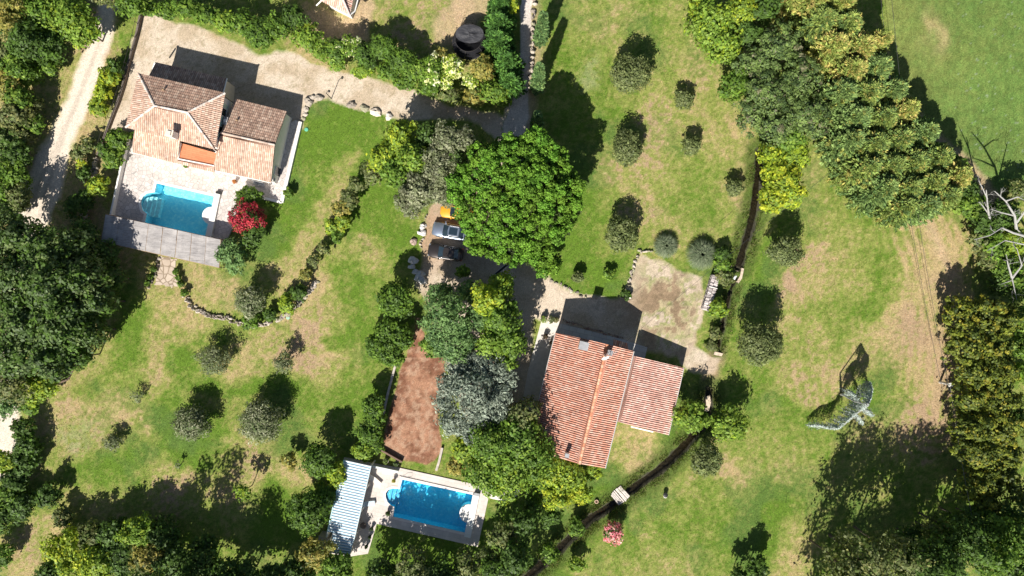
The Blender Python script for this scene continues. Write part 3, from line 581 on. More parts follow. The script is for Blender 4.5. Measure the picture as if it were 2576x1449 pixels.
# ---------------------------------------------------------------- red tiled farmhouse
def farmhouse():
    t = thing('red_roof_house', 'long house with red clay tile roof, lower side wing, chimneys and a television dish', 'house', P(1480, 1000, 0))
    TL, TR, BLc, BR = P(1397.7,836.2,4.3), P(1594.7,883.7,4.9), P(1325.5,1129.4,4.3), P(1522.7,1177.9,4.9)
    RN, RS = P(1527.4,866.1,6.0), P(1458,1166.5,6.0)
    tile_roof('roof', TL, BLc, RS, RN, t, REDT, .265, .40, .10, seed=21, valley_shade=.25, tv=.38, step=.012)
    tile_roof('roof', BR, TR, RN, RS, t, REDT, .265, .40, .10, seed=22, valley_shade=.25, tv=.38, step=.012)
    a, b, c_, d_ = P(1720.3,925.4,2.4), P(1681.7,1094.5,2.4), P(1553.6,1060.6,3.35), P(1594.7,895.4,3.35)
    tile_roof('roof', b, a, d_, c_, t, REDP, .265, .40, .10, seed=23, valley_shade=.32, tv=.4, step=.012)
    up = Vector((0, 0, .08)); m = MB(); ridge_caps(m, RN+up, RS+up, .17, ((.66,.33,.2),(.72,.42,.28),(.6,.26,.15)), .42); m.build('ridge_tiles', M_tile, t)
    for ga, gb in ((TR+up, BR+up), (TL+Vector((-.02,0,.02)), BLc+Vector((-.02,0,.02))), (a+up*.5, b+up*.5)):
        g = MB(); g.tube([ga, gb], .07, 6); g.build('gutter', plain((.5,.5,.48), .6), t)
    q = inset([TL, TR, BR, BLc], .3); nm = Vector(q[0]).lerp(Vector(q[1]), .66); smd = Vector(q[3]).lerp(Vector(q[2]), .66)
    w_ = MB(); w_.prism([q[0], tuple(nm), q[1], q[2], tuple(smd), q[3]], 0, [4.15, 5.8, 4.75, 4.75, 5.8, 4.15]); w_.build('wall', W_cream, t)
    q2 = inset([d_, a, b, c_], .25); w_ = MB(); w_.prism(q2, 0, [3.2, 2.25, 2.25, 3.2]); w_.build('wall', W_cream, t)
    opening(t, q[2], q[3], .3, 1.1, 1.2, 1.6); opening(t, q[2], q[3], .7, 1.1, 1.2, 1.6)
    opening(t, q[0], q[3], .5, 1.1, 1.3, 1.6); opening(t, q2[3], q2[2], .3, 1.6, 2.0, 1.1)
    rt = math.radians(-13.5)
    for (u, v, z, sx, sy, hh) in ((1467,869,5.55,.95,.85,1.5),(1533,886,5.95,.5,.5,1.5),(1425.5,1143,5.6,.42,.42,1.2)):
        c = P(u, v, z+hh*.4); ch = MB(); ch.box(c.x, c.y, z+hh*.25, sx, sy, hh, rt, (.5,.5,.5)); co = ch.build('chimney', W_cream, t)
        ch = MB(); zt = z+hh*.75
        for ex, ey in ((-1,-1),(1,-1),(1,1),(-1,1)): ch.box(c.x+ex*sx*.36, c.y+ey*sy*.36, zt+.1, .12, .12, .2, rt)
        ch.box(c.x, c.y, zt+.24, sx*1.2, sy*1.2, .08, rt); ch.build('chimney_cap', W_grey, co)
    # dish and aerial on the thin chimney
    c = P(1529,893,7.0); ds = MB(); ctr = Vector((c.x-.35, c.y-.25, 7.0)); ax = Vector((.25,-.85,.45)).normalized(); x = ax.cross(Vector((0,0,1))).normalized(); y = ax.cross(x)
    vs = []; fs = []
    for i in range(5):
        r = .5*i/4
        for k in range(14):
            an = 2*math.pi*k/14; vs.append(ctr+x*r*math.cos(an)+y*r*math.sin(an)+ax*(.6*r*r))
    for i in range(4):
        for k in range(14): fs.append([i*14+k, i*14+(k+1) % 14, (i+1)*14+(k+1) % 14, (i+1)*14+k])
    ds.add(vs, fs); ds.tube([ctr, ctr+ax*.5], .025, 5); ds.tube([ctr, (c.x, c.y, 6.5)], .04, 5); ds.build('satellite_dish', W_white, t)
    an = MB(); b0 = Vector((c.x+.2, c.y+.1, 6.2)); an.tube([b0, b0+Vector((0,0,1.7))], .03, 5); tp = b0+Vector((0,0,1.6)); dr = Vector((.9,.45,0)).normalized(); pr = Vector((-dr.y, dr.x, 0))
    an.tube([tp-dr*.7, tp+dr*.9], .025, 5)
    for k in range(7): an.tube([tp+dr*(-.6+k*.22)-pr*.38, tp+dr*(-.6+k*.22)+pr*.38], .018, 4)
    an.build('aerial', W_grey, t)
    # little tiled porch on the north side
    a, b, c_, d_ = P(1543,851+3,2.5), P(1578,862+2,2.5), P(1580,885,3.1), P(1543,876,3.1)
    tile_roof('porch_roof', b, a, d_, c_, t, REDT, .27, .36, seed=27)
    rs = MB()
    c = P(1590,1072,0)
    rs.box(c.x+1.2, c.y-.3, .55, 3.0, .16, .12, rt); rs.build('door_sill', W_white, t)
farmhouse()

def slab(name, outer, holes, z0, z1, mat, parent=None, kind=None, world=False):
    o3 = [[Vector((*(p if world else G(*p)), 0)) for p in lp] for lp in [outer]+holes]
    flat = [p for lp in o3 for p in lp]; tr = tessellate_polygon(o3); n = len(flat)
    m = MB(); vs = [(p.x, p.y, z1) for p in flat]+[(p.x, p.y, z0) for p in flat]; fs = []
    for a, b, c in tr:
        ar = (flat[b].x-flat[a].x)*(flat[c].y-flat[a].y)-(flat[c].x-flat[a].x)*(flat[b].y-flat[a].y)
        fs.append([a, b, c] if ar > 0 else [a, c, b])
    s = 0
    for li, lp in enumerate(o3):
        k = len(lp); ar = sum(lp[i].x*lp[(i+1) % k].y-lp[(i+1) % k].x*lp[i].y for i in range(k)); ccw = (ar > 0) ^ (li > 0)
        for i in range(k):
            a, b = s+i, s+(i+1) % k; fs.append([a, n+a, n+b, b][::-1] if not ccw else [n+a, n+b, b, a])
        s += k
    m.add(vs, fs); o = m.build(name, mat, parent)
    if kind: tag(o, kind=kind)
    return o
def wall_strip(mb, pts, wd, z0, z1, c=(.5,.5,.5)):
    for p, q in zip(pts[:-1], pts[1:]):
        a, b = Vector(G(*p)), Vector(G(*q)); d_ = (b-a); n_ = Vector((-d_.y, d_.x)).normalized()*wd/2; a = a-d_.normalized()*wd*.0
        mb.prism([tuple(a+n_), tuple(a-n_), tuple(b-n_), tuple(b+n_)], z0, z1, c)
def pool(label, outl, terr_z, floor_c, tint, group, bs=.25, mt=None, cope=W_white):
    w_ = [G(*p) for p in outl]; cx = sum(p[0] for p in w_)/len(w_); cy = sum(p[1] for p in w_)/len(w_)
    t = thing('swimming_pool', label, 'pool', (cx, cy, 0), group)
    ms = mt
    b = MB(); n = len(w_); vs = [(p[0], p[1], terr_z-.02) for p in w_]+[(p[0], p[1], -1.5) for p in w_]
    ar = sum(w_[i][0]*w_[(i+1) % n][1]-w_[(i+1) % n][0]*w_[i][1] for i in range(n))
    fs = [([i, n+i, n+(i+1) % n, (i+1) % n]) if ar > 0 else ([i, (i+1) % n, n+(i+1) % n, n+i]) for i in range(n)]
    b.add(vs, fs); fl = tessellate_polygon([[Vector((*p, 0)) for p in w_]])
    b.add([(p[0], p[1], -1.5) for p in w_], [list(f) for f in fl]); b.build('basin', ms, t)
    wt = MB(); wt.add([(p[0], p[1], terr_z-.14) for p in w_], [list(f) for f in fl])
    wo_ = wt.build('water', tint, t)
    # coping ring
    ow = offset_poly(w_, .32); o2 = slab('coping', ow, [[p for p in w_]], terr_z-.05, terr_z+.035, cope, t, world=True)
    return t
# terrace of the villa pool
ter1 = [(327,368),(288,548),(300,600),(552,662),(575,600),(612,520),(652,500),(706,512),(760,308),(745,303),(700,330),(600,330),(345,340)]
def grow(pl, d): return offset_poly([G(*p) for p in pl], d)
T1 = .30; o = slab('terrace', [G(*p) for p in ter1], [grow(POOL1, .3)], -.05, T1, M_crazy, None, 'structure', world=True)
M_pool1 = mosaic('pool_mosaic', (.26,.72,.86), (.66,.93,.96), 3.6)
p1 = pool('turquoise swimming pool with rounded steps at its west end beside the reed pergola', POOL1, T1, None, water('pool_water_clear', (.74,.97,1.0), .35, 3.0, .06), None, mt=M_pool1)
def steps(t, cu, cv, rad, a0, a1, z, mat, n=4):
    cx, cy = G(cu, cv); s = MB()
    for i in range(n):
        r = rad*(1-.22*i); pts = [(cx, cy)]+[(cx+r*math.cos(a0+(a1-a0)*k/14), cy+r*math.sin(a0+(a1-a0)*k/14)) for k in range(15)]
        s.prism(pts, -1.45, z-.22-.26*(n-1-i)) if False else s.prism(pts, -1.45+.001*i, z-.95+.24*(3-i) if False else z-.3-.27*i+.0)
    return s
st = MB(); cx, cy = G(381, 520)
for i, (r, zz) in enumerate(((1.15, .0),)): pass
def chord_steps(t, cu, cv, da, R, hs, zs, mat):
    cx, cy = G(cu, cv)
    for i, (h, z) in enumerate(zip(hs, zs)):
        r = R-.012*i; a = math.acos(h/r); s = MB(); s.prism([(cx+r*math.cos(da+k), cy+r*math.sin(da+k)) for k in np.linspace(-a, a, 18)], -1.49+.002*i, z); s.build('step', mat, t)
def arc_steps(t, cu, cv, dirang, rads, zs, mat):
    cx, cy = G(cu, cv); s = MB()
    for (ri, ro), z in zip(rads, zs):
        pts = [(cx+ro*math.cos(dirang+a), cy+ro*math.sin(dirang+a)) for a in np.linspace(-1.5, 1.5, 14)]
        pts += [(cx+ri*math.cos(dirang+a), cy+ri*math.sin(dirang+a)) for a in np.linspace(1.5, -1.5, 14)] if ri > .01 else [(cx, cy)]
        s.prism(pts, -1.5, z)
    return s.build('steps', mat, t)
chord_steps(p1, 385, 520, math.radians(167), 1.36, [.82,.38,-.05,-.5], [.02,-.22,-.5,-.8], plain((.62,.86,.88), .5))
# white cover housing and platform
def cover(t, q, semi, z, colr, wlab='cover_housing'):
    m = MB(); m.prism([G(*p) for p in q], z-.25, z+.32); o = m.build(wlab, colr, t)
    m = MB(); u, v, r, a = semi; cx, cy = G(u, v); m.prism([(cx+r*math.cos(a+k), cy+r*math.sin(a+k)) for k in np.linspace(-math.pi/2, math.pi/2, 16)], z-1.2, z+.06); m.build('platform', colr, t)
cover(p1, [(546,486),(559,489),(536,600),(521,597)], (533,543,1.12,math.radians(167)), T1, W_white)
m = MB(); m.prism([G(*p) for p in [(549,482),(562,485),(560,491),(547.5,488)]], T1, T1+.37); m.build('winder_box', W_dark, p1)
# low white walls round the terrace
tw = MB(); wall_strip(tw, [(330,352),(288,548)], .22, 0, T1+.75); tag(tw.build('terrace_wall', W_white), 'low white wall along the west side of the villa pool terrace', 'wall')
tw = MB(); wall_strip(tw, [(758,308),(711,510)], .42, 0, T1+.12); wall_strip(tw, [(711,510),(664,498)], .3, 0, T1+.12); tag(tw.build('terrace_wall', W_white), 'long white coping wall along the east side of the villa facing the lawn', 'wall')

# reed pergola
M_reed, n, out = nmat('reed_mat'); bs = n.nodes.new('ShaderNodeBsdfPrincipled'); bs.inputs['Roughness'].default_value = .9
g_ = n.nodes.new('ShaderNodeNewGeometry'); mp = n.nodes.new('ShaderNodeMapping'); mp.inputs['Rotation'].default_value = (0, 0, math.radians(12.5)); mp.inputs['Scale'].default_value = (1, 26, 1)
n.links.new(g_.outputs['Position'], mp.inputs[0]); f = noise(n, 1.0, 3, .7, pos=mp.outputs[0]); f2 = noise(n, .5, 3)
cc = mixc(n, (.17, .155, .15), (.50, .47, .455), ramp(n, f, .35, .65)); cc = mixc(n, cc, (.60, .56, .53), ramp(n, f2, .45, .7, 0, .4)); n.links.new(cc, bs.inputs[0])
tr_ = n.nodes.new('ShaderNodeBsdfTransparent'); mx = n.nodes.new('ShaderNodeMixShader'); n.links.new(ramp(n, f, .58, .66, 0, .75), mx.inputs[0])
n.links.new(bs.outputs[0], mx.inputs[1]); n.links.new(tr_.outputs[0], mx.inputs[2]); n.links.new(mx.outputs[0], out.inputs[0])
t = thing('reed_pergola', 'long pergola roofed with grey reed mats over the south side of the villa pool', 'pergola', P(400, 610, 0))
q = [P(265,539,2.65), P(555,603,2.65), P(551,673,2.5), P(254,607,2.5)]
for i in range(8):
    a0, a1 = i/8+.002, (i+1)/8-.002; pa, pb = q[0].lerp(q[1], a0), q[0].lerp(q[1], a1); pc, pd = q[3].lerp(q[2], a1), q[3].lerp(q[2], a0)
    V = []; F = []; nn = 10
    for j in range(nn+1):
        for k in range(7):
            p = pa.lerp(pb, k/6).lerp(pd.lerp(pc, k/6), j/nn); p.z += .03*math.sin(k*1.7+i)+.02*math.sin(j*1.9+i*2); V.append(p)
    for j in range(nn):
        for k in range(6): F.append([j*7+k, j*7+k+1, (j+1)*7+k+1, (j+1)*7+k])
    m = MB(); m.add(V, F); m.add([v-Vector((0, 0, .03)) for v in V], [f[::-1] for f in F]); m.build('reed_mat', M_reed, t)
m = MB()
for s_ in (0, .5, 1):
    m.tube([q[0].lerp(q[3], s_)-Vector((0,0,.12)), q[1].lerp(q[2], s_)-Vector((0,0,.12))], .06, 6)
for i in range(9): m.tube([q[0].lerp(q[1], i/8)-Vector((0,0,.08)), q[3].lerp(q[2], i/8)-Vector((0,0,.08))], .05, 6)
m.build('beam', W_wood, t)
for i in range(5):
    for e in (0, 1):
        p = q[0].lerp(q[1], .02+.24*i) if e == 0 else q[3].lerp(q[2], .02+.24*i)
        if e == 0 and i in (1, 2, 3): continue
        m = MB(); m.tube([(p.x, p.y, 0), (p.x, p.y, p.z-.12)], .08, 8); m.build('post', W_wood, t)

# ---------------------------------------------------------------- lower pool with striped shelter
ter2 = [(866,1150),(900,1156),(933,1164),(1004,1176),(1072,1191),(1140,1206),(1237,1227),(1228.8,1252),(1202,1375),(948,1317),(926,1392),(875,1400),(835,1392)]
T2 = .12; slab('pool_terrace', [G(*p) for p in ter2], [grow(POOL2, .3)], -.05, T2, M_slab, None, 'structure', world=True)
M_pool2 = mosaic('pool_liner', (.09,.62,.84), (.30,.80,.92), 3.2)
p2 = pool('deep blue swimming pool with a round bay at its west end beside the striped shelter', POOL2, T2, None, water('pool_water_blue', (.62,.93,.99), .45, 2.6, .05), None, mt=M_pool2, cope=plain((.78,.70,.64), .8, var=.08))
chord_steps(p2, 999, 1251, math.radians(167), 1.38, [.8,.3,-.2], [-.15,-.45,-.8], plain((.22,.55,.75), .5))
cover(p2, [(1190,1242),(1206,1245.5),(1184,1351),(1168,1347)], (1179,1291,1.2,math.radians(167)), T2, W_white)
m = MB(); m.prism([G(*p) for p in [(1194,1236),(1207.5,1239),(1206,1246),(1192.5,1243)]], T2, T2+.5); m.build('winder_box', W_grey, p2)
# curved white path east of the pool
V = [G(*p) for p in [(1236,1230),(1262,1236),(1290,1234),(1312,1228),(1306,1242),(1290,1254),(1268,1259),(1245,1256),(1229,1252)]]
tag(slab('stone_path', V, [], 0, .1, plain((.80,.74,.68), .85, var=.1), None, None, world=True), kind='structure')
# shelter
M_white_sheet = attr_mat('corrugated_sheet', .55, ((3, .08), (20, .06)), 0.0, spec=.4)
def shelter():
    t = thing('striped_shelter', 'long poolside shelter roofed with white and blue striped corrugated sheets', 'shelter', P(880, 1280, 0))
    def sheetroof(A_, B_, C_, D_, n):
        # A-B west edge (top to bottom), D-C east edge
        V = []; F = []; Cc = []; sub = 6; N_ = n*sub
        for i in range(N_+1):
            f = i/N_; p, q = A_.lerp(B_, f), D_.lerp(C_, f); h = .06*math.sin(2*math.pi*i/sub)
            for k in range(13):
                x = p.lerp(q, k/12); V.append((x.x, x.y, x.z+h)); s = .5+.5*math.sin(2*math.pi*(i+.01)/sub); r = random.random()
                w = min(1, max(0, (s-.36)*2.6)); a = (.80,.80,.80); b_ = (.27,.45,.58) if (hash((i//sub, k//2)) % 5) else (.40,.60,.72)
                Cc.append(tuple(b_[j]*(1-w)+a[j]*w for j in range(3)))
        for i in range(N_):
            for k in range(12): F.append([i*13+k, (i+1)*13+k, (i+1)*13+k+1, i*13+k+1])
        o = np_mesh('roof_sheet', np.array(V)-np.array(t['_o']), F, M_white_sheet, np.array(Cc)); o.parent = t; o['_po'] = tuple(t['_o'])
        m = MB(); m.add([p-Vector((0,0,.1)) for p in (A_, B_, C_, D_)], [[3,2,1,0]]); m.add([p-Vector((0,0,.13)) for p in (A_, B_, C_, D_)], [[0,1,2,3]]); m.build('ceiling', W_white, t)
    a, b, c_, d_ = P(866,1157,2.45), P(824.5,1337,2.45), P(892,1352,2.75), P(933.5,1172,2.75)
    sheetroof(a, b, c_, d_, 27)
    a2, b2, c2, d2 = P(836,1341,2.45), P(829.7,1390,2.45), P(878,1398,2.75), P(892,1352.6,2.75)
    sheetroof(a2, b2, c2, d2, 7)
    g = MB(); g.tube([a+Vector((-.03,0,.05)), b+Vector((-.03,0,.05))], .08, 6); g.build('gutter', plain((.50,.74,.76), .5), t)
    g = MB(); g.tube([d_, c_], .06, 6); g.tube([c_, c2], .06, 6); g.build('beam', plain((.62,.74,.78), .6), t)
    for p in (d_, d_.lerp(c_, .33), d_.lerp(c_, .66), c_, c2):
        m = MB(); m.box(p.x-.05, p.y, 1.3, .16, .16, 2.5, math.radians(-13)); m.build('post', W_white, t)
    q = [P(868,1160,0), P(829,1338,0), P(833,1388,0)]; m = MB(); wall_strip(m, [(872,1160),(833,1336)], .2, 0, 2.3); wall_strip(m, [(841,1340),(836,1384)], .2, 0, 2.3); wall_strip(m, [(872,1160),(930,1172)], .2, 0, 2.35); m.build('wall', W_white, t)
    m = MB(); m.prism([G(*p) for p in [(812,1335),(836,1342),(833,1372),(809,1366)]], 0, 1.9); m.build('store_box', plain((.45,.42,.38), .8), t)
shelter()
m = MB(); wall_strip(m, [(934,1168),(1004,1183)], .24, 0, .85); o = m.build('pool_wall', plain((.74,.78,.76), .7)); tag(o, 'pale low wall between the striped shelter and the red gravel court', 'wall')
m = MB(); wall_strip(m, [(960,1130),(1013,1160)], .2, 0, .6); tag(m.build('court_wall', plain((.20,.13,.10), .9)), 'dark brown low retaining wall at the foot of the red gravel court', 'wall')
m = MB(); wall_strip(m, [(999,905),(975,995),(957,1080)], .28, 0, .35); tag(m.build('kerb_wall', plain((.52,.46,.40), .9, var=.3)), 'low stone kerb along the west edge of the red gravel court', 'kerb')
m = MB(); wall_strip(m, [(1113,1125),(1105,1160),(1098,1182)], .3, 0, .4); tag(m.build('kerb_wall', plain((.52,.46,.40), .9, var=.3)), 'short pale stone kerb at the south east corner of the red court', 'kerb')

# concrete walks round the farmhouse
slab('north_terrace', [G(*p) for p in [(1409,813),(1567,854),(1628,874),(1621,905),(1400,850)]], [], -.02, .10, M_conc, None, 'structure', world=True)
slab('west_terrace', [G(*p) for p in [(1362,806),(1407,806),(1402,850),(1336,1100),(1300,1090),(1327,938)]], [], -.02, .08, plain((.66,.61,.55), .85, var=.15), None, 'structure', world=True)
# ---------------------------------------------------------------- cars
def car_paint(c, rough=.25, metal=.6):
    m, n, out = nmat('car_paint'); b = pbs(n, out, rough, metal, .5)
    f = noise(n, 3.0, 4); n.links.new(mixc(n, c, tuple(x*.8 for x in c), ramp(n, f, .4, .7, 0, .6)), b.inputs[0]); b.inputs['Coat Weight'].default_value = .6; return m
def car(u, v, ang, L_, W_, Hh, paint, label, name, boxy=False, sunroof=False, rails=False):
    c = P(u, v, .6); t = thing(name, label, 'car', (c.x, c.y, 0), 'cars parked on the gravel under the pine')
    ca, sa = math.cos(ang), math.sin(ang)
    def W(x, y, z): return (c.x+ca*x-sa*y, c.y+sa*x+ca*y, z)
    # stations along the car, nose at -L/2: (x, half width, sill z, belt z)
    if boxy: st = [(-.5,.80,.45,.80),(-.485,.90,.35,.92),(-.30,.96,.3,1.0),(-.1,.98,.3,1.02),(.2,.98,.3,1.02),(.42,.97,.3,1.02),(.49,.93,.35,1.0),(.5,.88,.4,.95)]
    else: st = [(-.5,.46,.42,.58),(-.488,.68,.30,.68),(-.465,.82,.24,.74),(-.42,.92,.22,.81),(-.34,.97,.2,.88),(-.22,.985,.2,.95),(-.08,1,.2,.97),(.1,1,.2,.98),(.28,.985,.2,1.0),(.4,.95,.22,1.0),(.46,.88,.28,.97),(.488,.76,.32,.9),(.5,.58,.4,.8)]
    V = []; F = []; sec = 11
    for x, hw, z0, z1 in st:
        w_ = hw*W_/2; crown = .05
        prof = [(-w_*.9, z0), (-w_, z0+.12), (-w_, z1-.22), (-w_*.97, z1-.06), (-w_*.86, z1), (0, z1+crown), (w_*.86, z1), (w_*.97, z1-.06), (w_, z1-.22), (w_, z0+.12), (w_*.9, z0)]
        for y, z in prof: V.append(W(x*L_, y, z*Hh/1.5))
    for i in range(len(st)-1):
        for k in range(sec-1): F.append([i*sec+k, (i+1)*sec+k, (i+1)*sec+k+1, i*sec+k+1])
    F.append(list(range(sec))); F.append([(len(st)-1)*sec+k for k in range(sec)][::-1])
    b = MB(); b.add(V, F); body = b.build('body', paint, t, smooth=True)
    # glasshouse: base ring and roof ring
    gx = (-.20, -.05, .27, .40) if not boxy else (-.12, -.06, .36, .44)
    k = Hh/1.5; bw = W_/2*.86; rw = W_/2*.68; zb = .93*k; zr = Hh-.04
    def ring(xs_, w_, z, bow=.0):
        (x0, x1) = xs_; return [W(x0*L_, -w_*.86, z), W((x0+.03)*L_, -w_, z), W((x1-.04)*L_, -w_, z), W(x1*L_, -w_*.8, z), W(x1*L_, w_*.8, z), W((x1-.04)*L_, w_, z), W((x0+.03)*L_, w_, z), W(x0*L_, w_*.86, z), W((x0-.018)*L_, 0, z)]
    g = MB(); r0 = ring((gx[0], gx[3]), bw, zb); r1 = ring((gx[1], gx[2]), rw, zr); n_ = len(r0)
    g.add(r0+r1, [[i, (i+1) % n_, n_+(i+1) % n_, n_+i] for i in range(n_)]+[list(range(n_, 2*n_))]); g.build('windows', D_glass_car, t)
    rf = MB(); r2 = ring((gx[1]+.004, gx[2]-.004), rw+.02, zr-.02); r3 = ring((gx[1]+.02, gx[2]-.02), rw*.92, zr+.035); rf.add(r2+r3, [[i, (i+1) % n_, n_+(i+1) % n_, n_+i] for i in range(n_)]+[list(range(n_, 2*n_))]); rf.build('roof', paint, t)
    for s in (-1, 1):      # window pillars
        for x0, x1 in ((gx[0]+.01, gx[1]+.01), (gx[3]-.012, gx[2]-.01)):
            m = MB(); m.tube([W(x0*L_, s*bw*.93, zb), W(x1*L_, s*rw*.97, zr)], .035, 5); m.build('pillar', paint, t)
        m = MB(); m.box(*W((gx[0]+.045)*L_, s*(W_/2+.06), zb+.05), .14, .2, .13, ang); m.build('mirror', paint, t)
        if rails: m = MB(); m.tube([W((gx[1]+.03)*L_, s*rw*.96, zr+.07), W((gx[2]-.03)*L_, s*rw*.96, zr+.07)], .022, 5); m.build('roof_rail', W_chrome, t)
        m = MB(); m.box(*W(-.455*L_, s*W_*.37, .70*k), .26, .24, .1, ang-s*.5); m.build('headlight', W_chrome, t)
        m = MB(); m.box(*W(.475*L_, s*W_*.38, .80*k), .16, .26, .12, ang+s*.3); m.build('tail_light', plain((.35,.02,.02), .3), t)
        for x in (-.31, .31):
            m = MB(); a_, b_ = Vector(W(x*L_, s*(W_/2-.24), .33)), Vector(W(x*L_, s*(W_/2+.01), .33)); m.tube([a_, b_], .33, 16); wh = m.build('wheel', W_dark, t)
            m = MB(); m.tube([b_, b_+(b_-a_).normalized()*.012], .2, 12); m.build('rim', W_chrome, wh)
    for e, x in ((0, -.5), (1, .5)):
        m = MB(); m.box(*W(x*L_*.985, 0, .42*k), .1, W_*.62, .18, ang); m.build('bumper', W_dark, t)
    hl = MB()
    for s in (-1, 1): pass
    m = MB(); m.tube([W((gx[0]-.0)*L_, -bw*.5, zb+.07), W((gx[0]+.012)*L_, bw*.35, zb+.09)], .014, 4); m.build('wiper', W_dark, t)
    if sunroof: m = MB(); x0, x1 = gx[1]+.035, gx[2]-.06; m.add([W(x0*L_, -rw*.7, zr+.045), W(x1*L_, -rw*.7, zr+.045), W(x1*L_, rw*.7, zr+.045), W(x0*L_, rw*.7, zr+.045)], [[0, 1, 2, 3]]); m.build('sunroof', D_glass_car, t)
    m = MB()
    return t
D_glass_car = plain((.02, .035, .05), .06, spec=.9, var=.1); W_chrome = plain((.7, .7, .7), .2, metal=.8, var=.1)
car(1133, 582, math.radians(-10), 4.75, 1.92, 1.62, car_paint((.36,.42,.52), .28, .7), 'silver blue estate car with a dark sunroof, parked above the black car', 'parked_car', sunroof=True, rails=True)
car(1120.5, 635, math.radians(-9), 4.6, 1.86, 1.46, car_paint((.055,.045,.042), .3, .5), 'glossy dark brown hatchback with a plain roof parked below the silver car', 'parked_car')
car(1150, 534, math.radians(-6), 4.4, 1.75, 1.6, car_paint((.75,.36,.03), .4, .0), 'bright orange yellow vehicle half hidden under the pine above the silver car', 'parked_vehicle')

# ---------------------------------------------------------------- rocks and stone edgings
ROCK = [(.38,.33,.27),(.47,.41,.34),(.28,.24,.20),(.52,.46,.39),(.34,.32,.22)]
def boulder(u, v, r, label, c=None, seed=1, el=1.2, grp=None):
    x, y = G(u, v); m = MB(); m.rock(x, y, r*S*.25, r*S*el, r*S, r*S*.7, seed, c or random.choice(ROCK)); o = m.build('boulder', M_stone, None, (x, y, 0)); tag(o, label, 'boulder', grp)
g_ = 'boulders edging the gravel drive'
boulder(884,264,9,'grey boulder at the lawn edge, first of four in line from the villa', seed=2, grp=g_); boulder(917,273,9,'rounded boulder on the lawn edge, second of four in line from the villa', seed=3, grp=g_)
boulder(946,283,11,'largest pale boulder of the four spaced along the drive', (.66,.56,.46), 4, grp=g_); boulder(979,294,9,'white boulder on the lawn edge nearest to the yellow green trees', (.68,.62,.55), 5, grp=g_)
g_ = 'boulders heaped at the villa corner'
for u, v, r, s, lb in ((778,257,11,11,'big pale boulder in the heap at the north east corner of the villa'),(771,276,7,12,'narrow boulder below the biggest one in the heap by the villa'),(768,288,6,13,'lowest boulder in the heap by the villa terrace corner'),(803,247,9,14,'white boulder lying at the foot of the iron post'),(785,246,7,15,'small grey boulder at the top of the heap by the villa'),(764,299,5,16,'small brown boulder just above the white coping wall')):
    boulder(u, v, r, lb, seed=s, grp=g_)
g_ = 'white rocks at the parking edge'
for u, v, r, s, lb in ((1040,655,11,21,'large white rock on the lawn edge left of the parking'),(1036,671,7,22,'grey rock just below the large white rock'),(1046,684,8,23,'white rock halfway down the heap left of the parking'),(1058,691,10,24,'broad white rock at the foot of the heap left of the parking'),(1064,706,11,25,'pale rock at the top of the narrow path to the red court'),(1053,700,8,26,'small pale rock wedged beside the broad white rock'),(1064,570,8,27,'pale rock on the grass edge left of the silver car'),(1062,586,9,28,'white rock lower left of the silver car'),(1041,608,9,29,'brown rock on the grass left of the black car')):
    boulder(u, v, r, lb, (.62,.60,.58) if s != 29 else (.4,.3,.25), s, grp=g_)
def stone_line(name, label, pts, r=.28, step=.5, cat='wall', hh=.3, pal=ROCK, rows=1):
    m = MB(); k = 0
    for p, q in zip(pts[:-1], pts[1:]):
        a, b = Vector(G(*p)), Vector(G(*q)); n_ = max(1, int((b-a).length/step)); pr = Vector((-(b-a).y, (b-a).x)).normalized()
        for i in range(n_):
            for rw in range(rows):
                x = a.lerp(b, (i+random.uniform(-.3, .3))/n_)+pr*(random.uniform(-.14, .14)+(rw-.5*(rows-1))*r*1.6); m.rock(x.x, x.y, hh*.3, r*random.uniform(.6, 1.5), r*random.uniform(.5, 1.3), hh*random.uniform(.5, 1.2), k, random.choice(pal)); k += 1
    o = m.build(name, M_stone, None, (*G(*pts[0]), 0)); tag(o, label, cat); return o
stone_line('stone_wall', 'long row of rough stones along the east edge of the lane', [(1343,-20),(1342,60),(1339,110),(1338,170),(1334,232)], .26, .55, rows=1, hh=.5)
stone_line('stone_edging', 'curved dry stone edging round the garden bed below the villa', [(466,742),(478,764),(500,782),(526,795),(560,797),(600,811),(632,818),(660,818),(690,808)], .2, .34, 'wall', .3, rows=2)
stone_line('stone_edging', 'line of stones climbing from the yellow shrub to the lawn border', [(700,806),(738,778),(772,742),(800,705)], .3, .2, 'wall', .2)
stone_line('stone_wall', 'rough stone border down the left side of the dry parking plot', [(1640,634),(1606,632),(1594,670),(1582,710),(1576,735)], .22, .42, hh=.3)
stone_line('stone_edging', 'curved stone kerb round the bottom of the lawn above the farmhouse drive', [(1388,708),(1412,716),(1440,732),(1462,744),(1490,749),(1516,753)], .2, .5, 'kerb', .25)
stone_line('stone_edging', 'stones lining the left side of the flagstone path', [(399,650),(396,672),(388,695),(380,714),(370,730)], .2, .38, 'wall', .3)
stone_line('stone_edging', 'stones between the parking and the lawn on its left', [(1072,540),(1067,562),(1064,600),(1056,630)], .16, .4, 'wall', .2)
stone_line('stone_wall', 'old rubble wall between the dirt track and the villa lawn', [(243,400),(236,440),(222,490),(210,560),(203,640),(196,700)], .26, .42, hh=.5, rows=2)
stone_line('stone_edging', 'dark cobble edging along the shaded north side of the farmhouse', [(1418,806),(1470,822),(1520,838),(1570,852)], .14, .26, 'kerb', .15, [(.3,.2,.17),(.36,.27,.22)])
